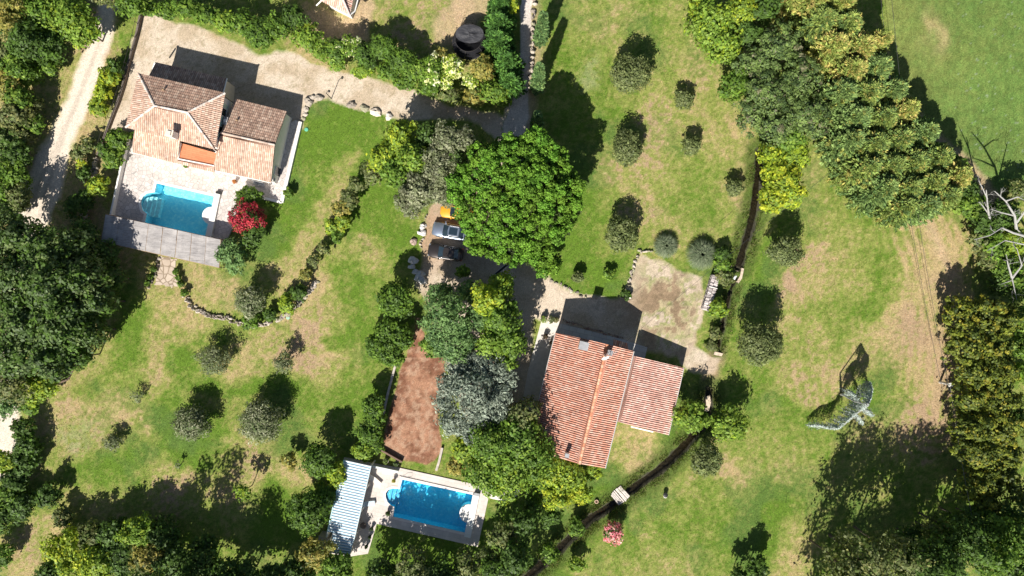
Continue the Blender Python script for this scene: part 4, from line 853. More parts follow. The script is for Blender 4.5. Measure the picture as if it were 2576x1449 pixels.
# ---------------------------------------------------------------- fence west of the villa yard
pts = [(360,30),(346,98),(327,165),(312,225),(300,262),(285,300),(268,345),(250,392)]
t = thing('garden_fence', 'long dark low wall with iron posts between the dirt track and the villa yard', 'fence', (*G(360,30), 0))
m = MB(); wall_strip(m, pts, .28, -.1, .55); m.build('wall', plain((.16,.13,.11), .95, var=.5, vs=6), t)
M_iron = plain((.045,.04,.04), .6, var=.2); m = MB()
for (p, q) in zip(pts[:-1], pts[1:]):
    a, b = P(*p, 1.3), P(*q, 1.3)
    a = Vector((*G(*p), 1.35)); b = Vector((*G(*q), 1.35)); n_ = max(2, int((b-a).length/2.4))
    for i in range(n_):
        x = a.lerp(b, i/n_); pm = MB(); pm.tube([(x.x, x.y, 0), (x.x, x.y, 1.4)], .04, 6); pm.build('post', M_iron, t)
    m.tube([a, b], .025, 4, cap=False)
m.build('rail', M_iron, t)
# ---------------------------------------------------------------- lamp post by the drive
x, y = G(826, 254); tx, ty = P(843, 206, 4.2)[:2]
t = thing('iron_post', 'thin dark iron post with a small lamp beside the gravel drive', 'lamp post', (x, y, 0))
x, y = P(826, 240, 1.5)[:2]
m = MB(); m.tube([(x, y, 0), (x, y, 2.6)], [.06, .045], 8); m.build('post', M_iron, t)
m = MB(); m.tube([(x, y, 2.55), (x+.35, y+.2, 2.75)], .035, 6); m.build('arm', M_iron, t)
m = MB(); m.lathe(x+.4, y+.22, [(.04, 2.85), (.16, 2.72), (.16, 2.6), (.05, 2.55)], 10); m.build('lamp', M_iron, t)
# ---------------------------------------------------------------- trampoline
x, y = P(1180, 102, 1.6)[:2]; r = 2.15
t = thing('trampoline', 'round black trampoline with a safety net behind the flowering hedge', 'trampoline', (x, y, 0))
def ringm(cx, cy, z, R, rr, seg=32):
    m = MB(); m.tube([(cx+R*math.cos(2*math.pi*i/seg), cy+R*math.sin(2*math.pi*i/seg), z) for i in range(seg+1)], rr, 6); return m
ringm(x, y, .85, r, .05).build('frame', M_iron, t); ringm(x, y, 2.6, r*.82, .03).build('top_ring', M_iron, t)
M_mat = plain((.012,.012,.014), .7, var=.2); M_pad = plain((.05,.05,.056), .6, var=.2)
m = MB(); m.lathe(x, y, [(r*.84, .85), (r*.84, .87)], 32); m.build('jumping_mat', M_mat, t)
m = MB(); seg = 32
vs = [(x+R*math.cos(2*math.pi*k/seg), y+R*math.sin(2*math.pi*k/seg), z) for R, z in ((r*.84, .9), (r*1.02, .93), (r*1.04, .84)) for k in range(seg)]
m.add(vs, [[i*seg+k, i*seg+(k+1) % seg, (i+1)*seg+(k+1) % seg, (i+1)*seg+k] for i in range(2) for k in range(seg)]); m.build('pad', M_pad, t)
mn, n, out = nmat('net'); bs = n.nodes.new('ShaderNodeBsdfDiffuse'); bs.inputs[0].default_value = (.03,.03,.035,1); tr_ = n.nodes.new('ShaderNodeBsdfTransparent'); mx = n.nodes.new('ShaderNodeMixShader'); mx.inputs[0].default_value = .38
n.links.new(bs.outputs[0], mx.inputs[1]); n.links.new(tr_.outputs[0], mx.inputs[2]); n.links.new(mx.outputs[0], out.inputs[0])
m = MB(); vs = [(x+R*math.cos(2*math.pi*k/seg), y+R*math.sin(2*math.pi*k/seg), z) for R, z in ((r*1.0, .9), (r*.96, 1.8), (r*.82, 2.6)) for k in range(seg)]
m.add(vs, [[i*seg+k, i*seg+(k+1) % seg, (i+1)*seg+(k+1) % seg, (i+1)*seg+k] for i in range(2) for k in range(seg)]); m.build('safety_net', mn, t)
m = MB(); N2 = 16; dx, dy = .15, .45     # fallen canopy cloth over the far half
vs = []; fs = []
for i in range(7):
    for k in range(N2+1):
        a = 2*math.pi*k/N2; R = r*.86*(i/6); vs.append((x+.12+R*math.cos(a)*.98, y+.5+R*math.sin(a)*.66, 2.66+.12*math.sin(k*1.3+i)*.5-.05*i/6))
for i in range(6):
    for k in range(N2): fs.append([i*(N2+1)+k, i*(N2+1)+k+1, (i+1)*(N2+1)+k+1, (i+1)*(N2+1)+k])
m.add(vs, fs); m.build('canopy', M_pad, t)
for i in range(6):
    a = 2*math.pi*i/6+.3; m = MB(); px, py = x+r*1.02*math.cos(a), y+r*1.02*math.sin(a); m.tube([(px, py, 0), (px, py, 2.1), (x+r*.82*math.cos(a), y+r*.82*math.sin(a), 2.6)], .035, 6); m.build('pole', M_iron, t)
# goal frame with net behind the trampoline
x0, y0 = G(1172, 62); t = thing('goal_frame', 'small grey net goal frame lying on the bare soil above the trampoline', 'goal', (x0, y0, 0))
m = MB(); a, b, c_, d_ = (*G(1158,84), .05), (*G(1170,58), 1.1), (*G(1200,61), 1.1), (*G(1194,84), .05); m.tube([a, b, c_, d_], .03, 5); m.build('frame', M_iron, t)
m = MB(); [m.tube([Vector(b).lerp(Vector(c_), k/5), Vector(a).lerp(Vector(d_), k/5)], .012, 4) for k in range(1, 5)]; m.build('net', M_iron, t)
# ---------------------------------------------------------------- woodpile
t = thing('woodpile', 'long stack of split firewood beside the green bush and the ditch', 'woodpile', (*G(1783,735), 0))
M_log = attr_mat('split_wood', .9, ((9, .3),), .3)
A_, B_, C_, D_ = [Vector((*G(*p), 0)) for p in ((1786,691),(1805,697),(1783,782),(1761,777))]
m = MB(); k = 0; bx = MB()
for i in range(46):
    for lay in range(3):
        f = (i+.5)/46; p, q = A_.lerp(D_, f), B_.lerp(C_, f)
        for sgm in range(2):
            s0, s1 = (0.02+random.uniform(0,.05), .47) if sgm == 0 else (.53, .98-random.uniform(0, .06)); jx = random.uniform(-.05, .05)
            a, b = p.lerp(q, s0), p.lerp(q, s1); z = .12+lay*.42+random.uniform(-.05, .08); a.z = z; b.z = z+random.uniform(-.04, .04); a += Vector((jx*.3, jx, 0)); b += Vector((-jx*.3, -jx*1.2, 0))
            g = random.uniform(.24, .62); m.tube([a, b], random.uniform(.075, .125), 5, (g*1.08, g*.96, g*.92))
m.build('logs', M_log, t)
m = MB(); a, b = A_.lerp(D_, .34), B_.lerp(C_, .34); a.z = b.z = 1.2; m.tube([a, b], .06, 6, (.75,.72,.68)); m.build('tie_pole', M_log, t)
# ---------------------------------------------------------------- footbridge
t = thing('footbridge', 'small bleached wooden plank footbridge across the ditch', 'footbridge', (*G(1556,1246), 0))
a = Vector(G(1537,1248)); b = Vector(G(1557,1221)); c_ = Vector(G(1581,1249)); d_ = Vector(G(1549,1268))
dirp = (c_-b).normalized(); acr = Vector((-dirp.y, dirp.x)); org = Vector(G(1558.5,1246)); ra = math.atan2(dirp.y, dirp.x)
for i in range(8):
    o_ = org+acr*(i-3.5)*.235; L_ = (1.95 if i > 1 else 1.75)+random.uniform(-.12, .12); m = MB(); g = random.uniform(.55, .78)
    m.box(o_.x+random.uniform(-.06,.06), o_.y, .13, L_, .17 if i < 6 else .24, .06, ra+random.uniform(-.03, .03), (g, g*.9, g*.82)); m.build('plank', M_log, t)
for s in (-.6, .6):
    o_ = org+dirp*s; m = MB(); m.box(o_.x, o_.y, .04, .14, 1.9, .12, ra, (.4,.3,.22)); m.build('beam', M_log, t)
# ---------------------------------------------------------------- weir on the ditch
t = thing('weir', 'little stone weir with foaming water where the ditch narrows', 'weir', (*G(1853,690), 0))
M_ws = plain((.58,.47,.36), .9, var=.35)
for lab, pl, z0, z1 in (('wing_wall', [(1838,672),(1842,665),(1836,678),(1832,690)], -.4, .1), ('wing_wall', [(1865,674),(1871,676),(1866,700),(1857,713),(1853,708),(1861,694)], -.4, .12)):
    x = [G(*p) for p in pl]; m = MB(); m.prism(x, z0, z1); m.build('wing_wall', M_ws, t)
m = MB(); m.prism([G(*p) for p in [(1839,678),(1864,683),(1863,687),(1838,682)]], -.5, -.12); m.build('sill', M_ws, t)
m = MB(); vs = []; fs = []
for i in range(9):
    for k in range(6):
        px, py = G(1844+k*3.0-i*1.1, 684+i*2.4+k*.4); vs.append((px, py, -.16-.028*i+random.uniform(0, .05)))
for i in range(8):
    for k in range(5): fs.append([i*6+k, (i+1)*6+k, (i+1)*6+k+1, i*6+k+1])
m.add(vs, fs); m.build('foam', plain((.72,.76,.8), .4, var=.6, vs=5, fine=9), t)
m = MB(); m.prism([G(*p) for p in [(1797,884),(1818,889),(1814,896),(1794,892)]], -.5, .2); tag(m.build('culvert', M_ws, None), 'stone culvert head where the narrow channel goes underground', 'culvert')
m = MB(); m.prism([G(*p) for p in [(1775,998),(1785,994),(1788,1012),(1782,1034),(1772,1037),(1776,1016)]], -.05, .12); tag(m.build('stone_slab', M_ws, None), 'long pale stone slab across the ditch between two green trees', 'slab')
# channel drain on the shaded drive
t = thing('drain_channel', 'black slotted drain channel crossing the shaded drive diagonally', 'drain', (*G(1250,690), 0))
a, b = Vector(G(1297,648)), Vector(G(1247,690)); d_ = (b-a); ln = d_.length; mid = (a+b)/2; m = MB(); m.box(mid.x, mid.y, .035, ln, .28, .03, math.atan2(d_.y, d_.x)); m.build('grating', W_dark, t)
m = MB(); e = Vector((-d_.y, d_.x)).normalized()*.2
for s in (1, -1): m.box(mid.x+e.x*s, mid.y+e.y*s, .03, ln, .1, .025, math.atan2(d_.y, d_.x)); m.build('rim', plain((.6,.57,.54), .9), t); m = MB()
x, y = G(1240, 696); m = MB(); m.box(x, y, .04, .65, .65, .03, .1); m.build('frame', plain((.6,.57,.54), .9), t); m = MB(); m.box(x, y, .06, .45, .45, .03, .1); m.build('cover', W_dark, t)
# ---------------------------------------------------------------- poolside furniture
def lounger(u, v, ang, label, c, h=.42):
    x, y = P(u, v, .4)[:2]; t = thing('sun_lounger', label, 'sun lounger', (x, y, 0), 'sun loungers beside the striped shelter')
    ca, sa = math.cos(ang), math.sin(ang); W = lambda a, b, z: (x+ca*a-sa*b, y+sa*a+ca*b, z); mt = plain(c, .8)
    m = MB(); m.add([W(-.25,-.32,h), W(.95,-.32,h), W(.95,.32,h), W(-.25,.32,h), W(-.25,-.32,h+.07), W(.95,-.32,h+.07), W(.95,.32,h+.07), W(-.25,.32,h+.07)], [[3,2,1,0],[4,5,6,7],[0,1,5,4],[1,2,6,5],[2,3,7,6],[3,0,4,7]]); m.build('seat', mt, t)
    m = MB(); m.add([W(-.27,-.32,h), W(-.27,.32,h), W(-.95,.32,h+.45), W(-.95,-.32,h+.45), W(-.25,-.32,h+.07), W(-.25,.32,h+.07), W(-.93,.32,h+.53), W(-.93,-.32,h+.53)], [[0,1,2,3],[7,6,5,4],[0,4,5,1],[1,5,6,2],[2,6,7,3],[3,7,4,0]]); m.build('backrest', mt, t)
    for a_ in (-.2, .85):
        for b_ in (-.28, .28): m = MB(); m.tube([W(a_, b_, T2), W(a_, b_, h)], .025, 6); m.build('leg', W_grey, t)
lounger(943, 1208, math.radians(-42), 'pale sun lounger set at an angle beside the top of the striped shelter', (.78,.74,.68))
lounger(925, 1267, math.radians(5), 'pale blue sun lounger half under the edge of the striped shelter', (.55,.66,.72))
def pot(u, v, r, label, leaf=(.06,.11,.03), pc=(.40,.22,.14), base=0.0, name='plant_pot', hh=.4, grp=None):
    x, y = P(u, v, base+hh)[:2]; t = thing(name, label, 'plant pot', (x, y, base), grp)
    m = MB(); m.lathe(x, y, [(r*.65, base), (r, base+hh), (r*1.1, base+hh), (r*1.1, base+hh+.05), (r*.9, base+hh+.05)], 14); m.build('pot', plain(pc, .85), t)
    n_ = 260; V, F, C = leafcloud(np.array([x, y, base+hh+r*.8]), r*1.25, r*1.25, r*1.1, n_, .07, [(leaf, 1)], int(u*7+v)); V = V-np.array([x, y, base]); o = np_mesh('plant', V, F, M_leaf, C); o.parent = t
def furniture():
    g_ = 'plant pots round the lower pool'
    pot(991, 1209, .2, 'small terracotta pot with a yellow green plant by the pool corner', (.2,.2,.04), base=T2, grp=g_)
    pot(976, 1291, .26, 'dark pot with foliage beside the rounded pool steps', (.05,.08,.03), base=T2, grp=g_)
    for v, u, lb in ((1330,935,'topmost'),(1351,930,'middle'),(1374,922,'lowest')): pot(u, v, .2, lb+' of the three dark pots lining the short east edge of the shelter terrace', (.03,.05,.02), (.08,.07,.07), T2, grp=g_)
    pot(971, 1159, .33, 'round grey stone planter on the low wall above the pool', (.08,.12,.03), (.3,.26,.22), grp=g_)
    pot(997, 1166, .3, 'grey round planter against the dark court wall', (.05,.08,.03), (.33,.3,.28), grp=g_)
    pot(1367, 803, .42, 'round stone pot at the north west corner of the farmhouse terrace', (.14,.2,.05), (.45,.4,.34), grp='pots at the farmhouse corner')
    pot(1387, 804, .4, 'second round stone pot from the left at the farmhouse corner', (.10,.12,.06), (.4,.36,.32), grp='pots at the farmhouse corner')
    pot(1399, 805, .34, 'smallest round stone pot next to the farmhouse wall', (.12,.12,.06), (.48,.42,.36), grp='pots at the farmhouse corner')
    pot(591, 457, .22, 'terracotta pot with an orange flowering plant on the villa terrace', (.3,.12,.04), base=T1)
    pot(468, 418, .25, 'leafy green pot plant against the villa porch wall', (.07,.14,.03), base=T1)
    for u, v, sx, lb in ((1376,846,.3,'brown jar against the west wall of the farmhouse near its north corner'),(1391,862,.25,'dark jar at the farmhouse north west wall')):
        pot(u-4, v, sx, lb, (.05,.04,.03), (.2,.1,.07), .08)
    x, y = P(653, 463, .5)[:2]; t = thing('garden_bench', 'grey slatted bench against the south wall of the villa wing', 'bench', (x, y, T1)); rt = math.radians(-12.5)
    m = MB(); m.box(x, y, T1+.45, 1.5, .42, .06, rt); m.build('seat', W_grey, t); m = MB(); m.box(x-.04, y+.22, T1+.72, 1.5, .05, .4, rt); m.build('backrest', W_grey, t)
    for s in (-.65, .65):
        for q in (-.15, .15): m = MB(); m.box(x+s*math.cos(rt)-q*math.sin(rt), y+s*math.sin(rt)+q*math.cos(rt), T1+.22, .06, .06, .42, rt); m.build('leg', W_grey, t)
    x, y = P(950, 1260-10, .7)[:2]
    x, y = P(903, 1327-4, .75)[:2]; t = thing('garden_table', 'small dark low table on the pale terrace south of the loungers', 'table', (x, y, T2))
    x, y = P(914, 1322, .7)[:2]; m = MB(); m.lathe(x, y, [(.42, .72), (.42, .76)], 20); m.build('table_top', plain((.16,.12,.10), .6), t)
    for a in (0, 2.1, 4.2): m = MB(); m.tube([(x+.3*math.cos(a), y+.3*math.sin(a), T2), (x+.2*math.cos(a), y+.2*math.sin(a), .72)], .03, 6); m.build('leg', W_dark, t)
    # hose
    pts = []
    for i in range(40):
        a = i/39*5.2; u = 1030+9*math.cos(a)*(1.6 if a < 3 else 1)+i*.25-6; v = 1193+6*math.sin(a)+i*.03; pts.append((*G(u, v), T2+.02))
    m = MB(); m.tube(pts, .018, 5); tag(m.build('garden_hose', plain((.45,.45,.42), .6)), 'thin grey hose looped on the pale stone above the lower pool', 'hose')
    m = MB(); m.tube([(*G(1005,1196), T2+.06), (*G(1180,1236), T2+.06)], .03, 6); tag(m.build('rail', plain((.30,.29,.28), .5)), 'thin dark rail along the top edge of the lower pool', 'rail')
    # lawn light / bucket
    x, y = G(1672, 1240); t = thing('bucket', 'small white and black bucket alone on the lawn east of the footbridge', 'bucket', (x, y, 0))
    x, y = P(1673, 1247, .3)[:2]
    m = MB(); m.lathe(x, y, [(.2, 0), (.26, .5), (.22, .5)], 14); m.build('pail', W_white, t); m = MB(); m.lathe(x, y+.16, [(.3, .5), (.32, .62), (.1, .7)], 12); m.build('lid', W_dark, t)
    x, y = G(1500, 1260.5)
    m = ringm(x, y, .25, .22, .06, 16); t = thing('clay_pot', 'empty clay pot on the grass left of the footbridge', 'pot', (x, y, 0)); m.build('rim', plain((.6,.42,.3), .8), t); m = MB(); m.lathe(x, y, [(.15, 0), (.2, .24)], 14); m.build('bowl', plain((.1,.06,.04), .8), t)
    for u, v, lb, cc in ((771,326,'small green valve cover on the lawn beside the white coping wall',(.12,.45,.30)),(725,799,'pale green valve cover in the grass below the yellow shrub',(.35,.55,.42))):
        x, y = G(u, v); m = MB(); m.lathe(x, y, [(.22, 0), (.26, .08), (.2, .12)], 12); tag(m.build('valve_cover', plain(cc, .6), None, (x, y, 0)), lb, 'valve cover')
    for u, v, lb in ((1638-1,681+24,'white lamp globe in the shrubs beside the woodpile'),(1585,748,'small white lamp on the stones at the foot of the dry plot'),(1924-0,870,'x')):
        if lb == 'x': continue
        if u == 1637: u, v = 1810, 696
        x, y = P(u, v, .6)[:2]; t = thing('garden_lamp', lb, 'lamp', (x, y, 0)); m = MB(); m.tube([(x, y, 0), (x, y, .5)], .03, 6); m.build('stem', M_iron, t); m = MB(); m.lathe(x, y, [(.05, .48), (.15, .56), (.16, .66), (.08, .76)], 10); m.build('globe', W_white, t)
    # garden chairs frame on left lawn (young sapling stakes)
    x, y = P(436, 1085, .3)[:2]
# ---------------------------------------------------------------- power pole and wires
x, y = G(2356, 957)
pz = 2.1; px, py = P(2390, 967, pz)[:2]; t = thing('service_post', 'short concrete post with a white box at the edge of the yellow green hedge', 'post', (px, py, 0))
m = MB(); m.tube([(px, py, 0), (px, py, pz)], [.17, .12], 10); m.build('post', plain((.5,.48,.45), .9), t)
m = MB(); m.box(px, py, pz+.1, .5, .45, .3, .3); m.build('insulator_box', W_white, t)
def wire(a, b, sag, rad, label, c=(.05,.05,.05)):
    a, b = Vector(a), Vector(b); pts = []
    for i in range(25):
        f = i/24; p = a.lerp(b, f); p.z -= sag*4*f*(1-f); pts.append(p)
    m = MB(); m.tube(pts, rad, 5); tag(m.build('power_line', plain(c, .6)), label, 'power line')
wire(P(2372, 985, 6), P(2210, -60, 8.5), 1.2, .022, 'thin dark overhead wire running up past the meadow, the more left of two')
wire(P(2388, 985, 6), P(2238, -60, 8.5), 1.2, .022, 'thin dark overhead wire beside its twin, nearer to the mown dirt strip')
wire((px, py, pz), P(2482, 1470, 9.0), .5, .03, 'grey cable crossing the yellow green hedge to the bottom edge', (.2,.2,.2))
wire(P(1545, 885, 6.6), P(2085, 436, 7.5), .8, .018, 'thin service cable from the red roof to the yellow green tree')
# ---------------------------------------------------------------- foliage
def leafcloud(c, rx, ry, rz, n, leaf, pal, seed, nc=None, lobes=.16, up=.5, aspect=1.5, clump=.30, hollow=.72, zmin=-.35, core=.4, cr_=(.5, .9), flat=1.0, br=1.5):
    """leaf-sized quads gathered in clumps over an uneven ellipsoid crown"""
    rg = np.random.default_rng(seed); nc = nc or max(16, int(30*(rx*ry)**.5)); ni = nc//4
    D = rg.normal(size=(nc, 3)); D /= np.linalg.norm(D, axis=1)[:, None]; D[:, 2] = np.where(D[:, 2] < zmin, -D[:, 2], D[:, 2])
    an = np.arctan2(D[:, 1], D[:, 0]); ph = rg.uniform(0, 6.28, 4)
    lob = 1+lobes*(np.sin(2*an+ph[0])*.5+np.sin(3*an+ph[1])*.6+np.sin(5*an+ph[2])*.5+.6*np.sin(4*D[:, 2]+ph[3]))
    rad = rg.uniform(hollow, 1.0, nc); rad[:ni] = rg.uniform(.1, .7, ni)
    cr = clump*rg.uniform(.6, 1.25, nc)
    pc = D*(lob*rad*(1-cr*.30))[:, None]
    pw = cr**2; k = rg.choice(nc, n, p=pw/pw.sum()); nco = int(n*core)
    d = rg.normal(size=(n, 3)); d /= np.linalg.norm(d, axis=1)[:, None]; d[:, 2] = np.abs(d[:, 2])*np.where(rg.random(n) < .75, 1, -1)
    q = pc[k]+d*(cr[k]*(rg.random(n)**.45))[:, None]*np.array([1, 1, .8*flat])
    if nco:
        dc = rg.normal(size=(nco, 3)); dc /= np.linalg.norm(dc, axis=1)[:, None]; dc[:, 2] = np.where(dc[:, 2] < zmin, -dc[:, 2], dc[:, 2]); ac = np.arctan2(dc[:, 1], dc[:, 0])
        lc = 1+lobes*(np.sin(2*ac+ph[0])*.5+np.sin(3*ac+ph[1])*.6+np.sin(5*ac+ph[2])*.5+.6*np.sin(4*dc[:, 2]+ph[3])); q[:nco] = dc*(lc*rg.uniform(cr_[0], cr_[1], nco))[:, None]; d[:nco] = dc
    pos = q*np.array([rx, ry, rz])
    ou = q/np.maximum(np.linalg.norm(q, axis=1), .05)[:, None]
    nr = d*.7+ou*.5+np.array([0, 0, up])+rg.normal(size=(n, 3))*.45; nr /= np.linalg.norm(nr, axis=1)[:, None]
    tx = np.cross(nr, rg.normal(size=(n, 3))); tx /= np.linalg.norm(tx, axis=1)[:, None]; ty = np.cross(nr, tx)
    s = leaf*rg.uniform(.6, 1.35, n)[:, None]; tx = tx*s*aspect**.5; ty = ty*s/aspect**.5
    V = np.stack([pos-tx, pos-ty*.9+tx*.1, pos+tx, pos+ty*.9+tx*.1], 1)+np.asarray(c)
    cols = np.array([p[0] for p in pal]); ws = np.array([p[1] for p in pal], float); ws /= ws.sum()
    cc = cols[rg.choice(len(pal), nc, p=ws)]*rg.uniform(.75, 1.22, (nc, 1)); base = cc[k]
    alt = rg.random(n) < .22; base[alt] = cols[rg.choice(len(pal), alt.sum(), p=ws)]
    base = np.minimum(base*rg.uniform(.7, 1.35, (n, 1))*br*np.array([1.05, 1.02, .84]), .85)
    C = np.repeat(base[:, None, :], 4, 1)
    F = np.arange(n*4).reshape(-1, 4)
    V = V.reshape(-1, 3); V[:, 2] = np.maximum(V[:, 2], c[2]*0+.03) if c[2] > 0 else V[:, 2]
    return V, F, C.reshape(-1, 3)
G1=(.085,.150,.022);G2=(.055,.105,.018);G3=(.048,.088,.021);G4=(.034,.064,.016);YG=(.165,.225,.022);YY=(.27,.30,.03);LG=(.13,.20,.035)
OL=(.135,.155,.10);OL2=(.095,.115,.065);SV=(.21,.225,.17);BG=(.125,.155,.14);BG2=(.20,.235,.22);GO=(.25,.215,.065);LO=(.10,.17,.065);PN=(.062,.135,.012);BR=(.16,.12,.07)
# style: palette, density per m2, leaf, kwargs, height factor, name, category
ST = {
 'bright': ([(G1,3),(LG,3),(YG,1)], 75, .17, dict(clump=.30, lobes=.16), .8),
 'green': ([(G1,2),(G2,3),(LG,1)], 75, .17, dict(clump=.28, lobes=.16), .85),
 'dark': ([(G3,4),(G2,2),(G4,2)], 75, .17, dict(clump=.26, lobes=.18), .85),
 'darkoak': ([(G3,4),(G2,3),(G4,1),((.065,.10,.045),4),((.10,.14,.055),2)], 72, .18, dict(clump=.22, lobes=.16), .7),
 'yellow': ([(YG,5),(YY,3),(LG,2)], 75, .17, dict(clump=.26, lobes=.2), .8),
 'lime': ([(YG,4),(LG,4),(YY,1)], 75, .17, dict(clump=.28), .8),
 'laurel': ([(G2,4),(G1,3),(G3,2)], 95, .16, dict(clump=.24, lobes=.08, aspect=1.8, core=.5), .85),
 'olive': ([(OL,4),(OL2,3),(SV,2),((.06,.09,.035),2)], 105, .12, dict(clump=.3, lobes=.08, aspect=2.4, core=.5), .8),
 'olivesparse': ([(OL,4),(OL2,3),((.09,.12,.06),2)], 42, .10, dict(clump=.26, lobes=.15, aspect=2.4, core=.45), .7),
 'silver': ([(OL,4),(SV,3),(OL2,3),((.07,.075,.05),2)], 85, .14, dict(clump=.2, lobes=.2, aspect=1.8), .7),
 'holm': ([((.085,.11,.045),4),((.13,.155,.07),3),((.06,.08,.034),2)], 125, .12, dict(clump=.20, lobes=.07, core=.6), .85),
 'pine': ([(PN,5),((.085,.17,.02),3),((.04,.10,.012),2)], 130, .13, dict(clump=.105, lobes=.07, hollow=.8, aspect=1.3, flat=1.4), .45),
 'robinia': ([((.085,.13,.045),5),((.115,.17,.055),3),((.045,.075,.03),3),((.12,.12,.08),1)], 95, .13, dict(clump=.17, lobes=.25, aspect=2.0, core=.25), .7),
 'locust': ([(LO,5),((.11,.19,.075),3),((.05,.10,.04),2)], 95, .13, dict(clump=.2, lobes=.2, aspect=2.2), .7),
 'blue': ([(BG,5),(BG2,3),((.055,.075,.07),3)], 95, .14, dict(clump=.17, lobes=.15, aspect=2.4), .7),
 'redflower': ([((.24,.014,.035),5),((.33,.04,.06),3),(G3,4),((.25,.03,.05),2)], 130, .11, dict(clump=.22, lobes=.12), .8),
 'pinkflower': ([((.70,.19,.27),5),((.80,.34,.38),3),(G2,3)], 150, .10, dict(clump=.22, lobes=.08), .8),
 'cream': ([((.66,.68,.36),4),((.48,.54,.18),4),(G1,5),(YG,3)], 110, .12, dict(clump=.22, lobes=.2), .7),
 'creamsome': ([(G1,5),(LG,3),((.62,.64,.36),2),(G2,2)], 85, .15, dict(clump=.24, lobes=.2), .7),
 'gold': ([((.19,.18,.05),4),((.11,.13,.04),3),(GO,2)], 80, .15, dict(clump=.22, lobes=.2, aspect=2.2), .8),
 'hedge': ([((.115,.14,.022),5),((.19,.18,.028),2),((.065,.09,.018),4),((.04,.06,.014),3)], 95, .15, dict(clump=.16, lobes=.22, core=.25), 1.0),
 'dull': ([((.10,.12,.055),4),((.07,.10,.03),3),((.14,.15,.06),2)], 70, .16, dict(clump=.22, lobes=.25), .75),
}
CON = {'leyland': [((.09,.13,.038),5),((.125,.16,.045),3),((.05,.085,.03),3),((.19,.18,.06),1)], 'leylandgold': [((.11,.145,.04),6),((.25,.215,.085),2),((.17,.175,.055),3)], 'leyblue': [((.08,.125,.045),5),((.105,.155,.055),3),((.045,.08,.03),2),((.15,.165,.05),1)], 'cypress': [((.06,.11,.045),4),((.10,.15,.06),2),((.04,.075,.03),3)], 'darkcon': [((.035,.085,.02),5),((.055,.12,.025),3),((.02,.05,.012),3)]}
def trunk_mesh(t, base, top, r0, tips, bark=(.13,.10,.08)):
    m = MB(); b, tp = Vector(base), Vector(top); mid = b.lerp(tp, .5)+Vector((random.uniform(-.15,.15), random.uniform(-.15,.15), 0))
    m.tube([b, mid, tp], [r0, r0*.72, r0*.4], 8, bark)
    for q in tips:
        q = Vector(q); s = b.lerp(tp, random.uniform(.45, .85)); m.tube([s, s.lerp(q, .5)+Vector((0, 0, random.uniform(0, .3))), q], [r0*.4, r0*.22, r0*.07], 5, bark, cap=False)
    m.build('trunk', M_bark, t)
NT = 0
def tree(u, v, r, zc, style, label, name='tree', cat='tree', group=None, ry=None, hz=None, rot=0, dens=1.0, part='crown'):
    """(u, v) is where the crown's middle shows, r its radius on the survey grid, zc the height of the crown's middle"""
    global NT; NT += 1; c = P(u, v, zc); k = 1-zc/H; R = r*S*k; Ry = (ry or r)*S*k
    pal, den, leaf, kw, hf = ST[style]; rz = hz if hz else min((R+Ry)/2*hf, zc*.98)
    if zc >= 4 and not hz and style in ('dark', 'green', 'bright', 'dull', 'darkoak', 'gold', 'yellow'): rz = max(rz, zc*.5); kw = dict(kw, zmin=-.85)
    t = thing(name, label, cat, (c.x, c.y, 0), group); n = int(den*dens*math.pi*R*Ry*1.6)
    V, F, C = leafcloud(np.array([0, 0, 0.]), R, Ry, rz, n, leaf, pal, 1000+NT*13, **kw)
    if rot: a = math.radians(rot); V = V@np.array([[math.cos(a), math.sin(a), 0], [-math.sin(a), math.cos(a), 0], [0, 0, 1]])
    V[:, 2] = np.maximum(V[:, 2]+zc, .03); o = np_mesh(part, V, F, M_leaf, C); o.parent = t
    tips = [(c.x+R*.6*math.cos(a), c.y+Ry*.6*math.sin(a), zc+rz*random.uniform(-.1, .35)) for a in [random.uniform(0, 6.28) for _ in range(5 if R < 2 else 9)]]
    trunk_mesh(t, (c.x, c.y, -.05), (c.x, c.y, zc+rz*.2), max(.05, R*.055), tips)
    return t
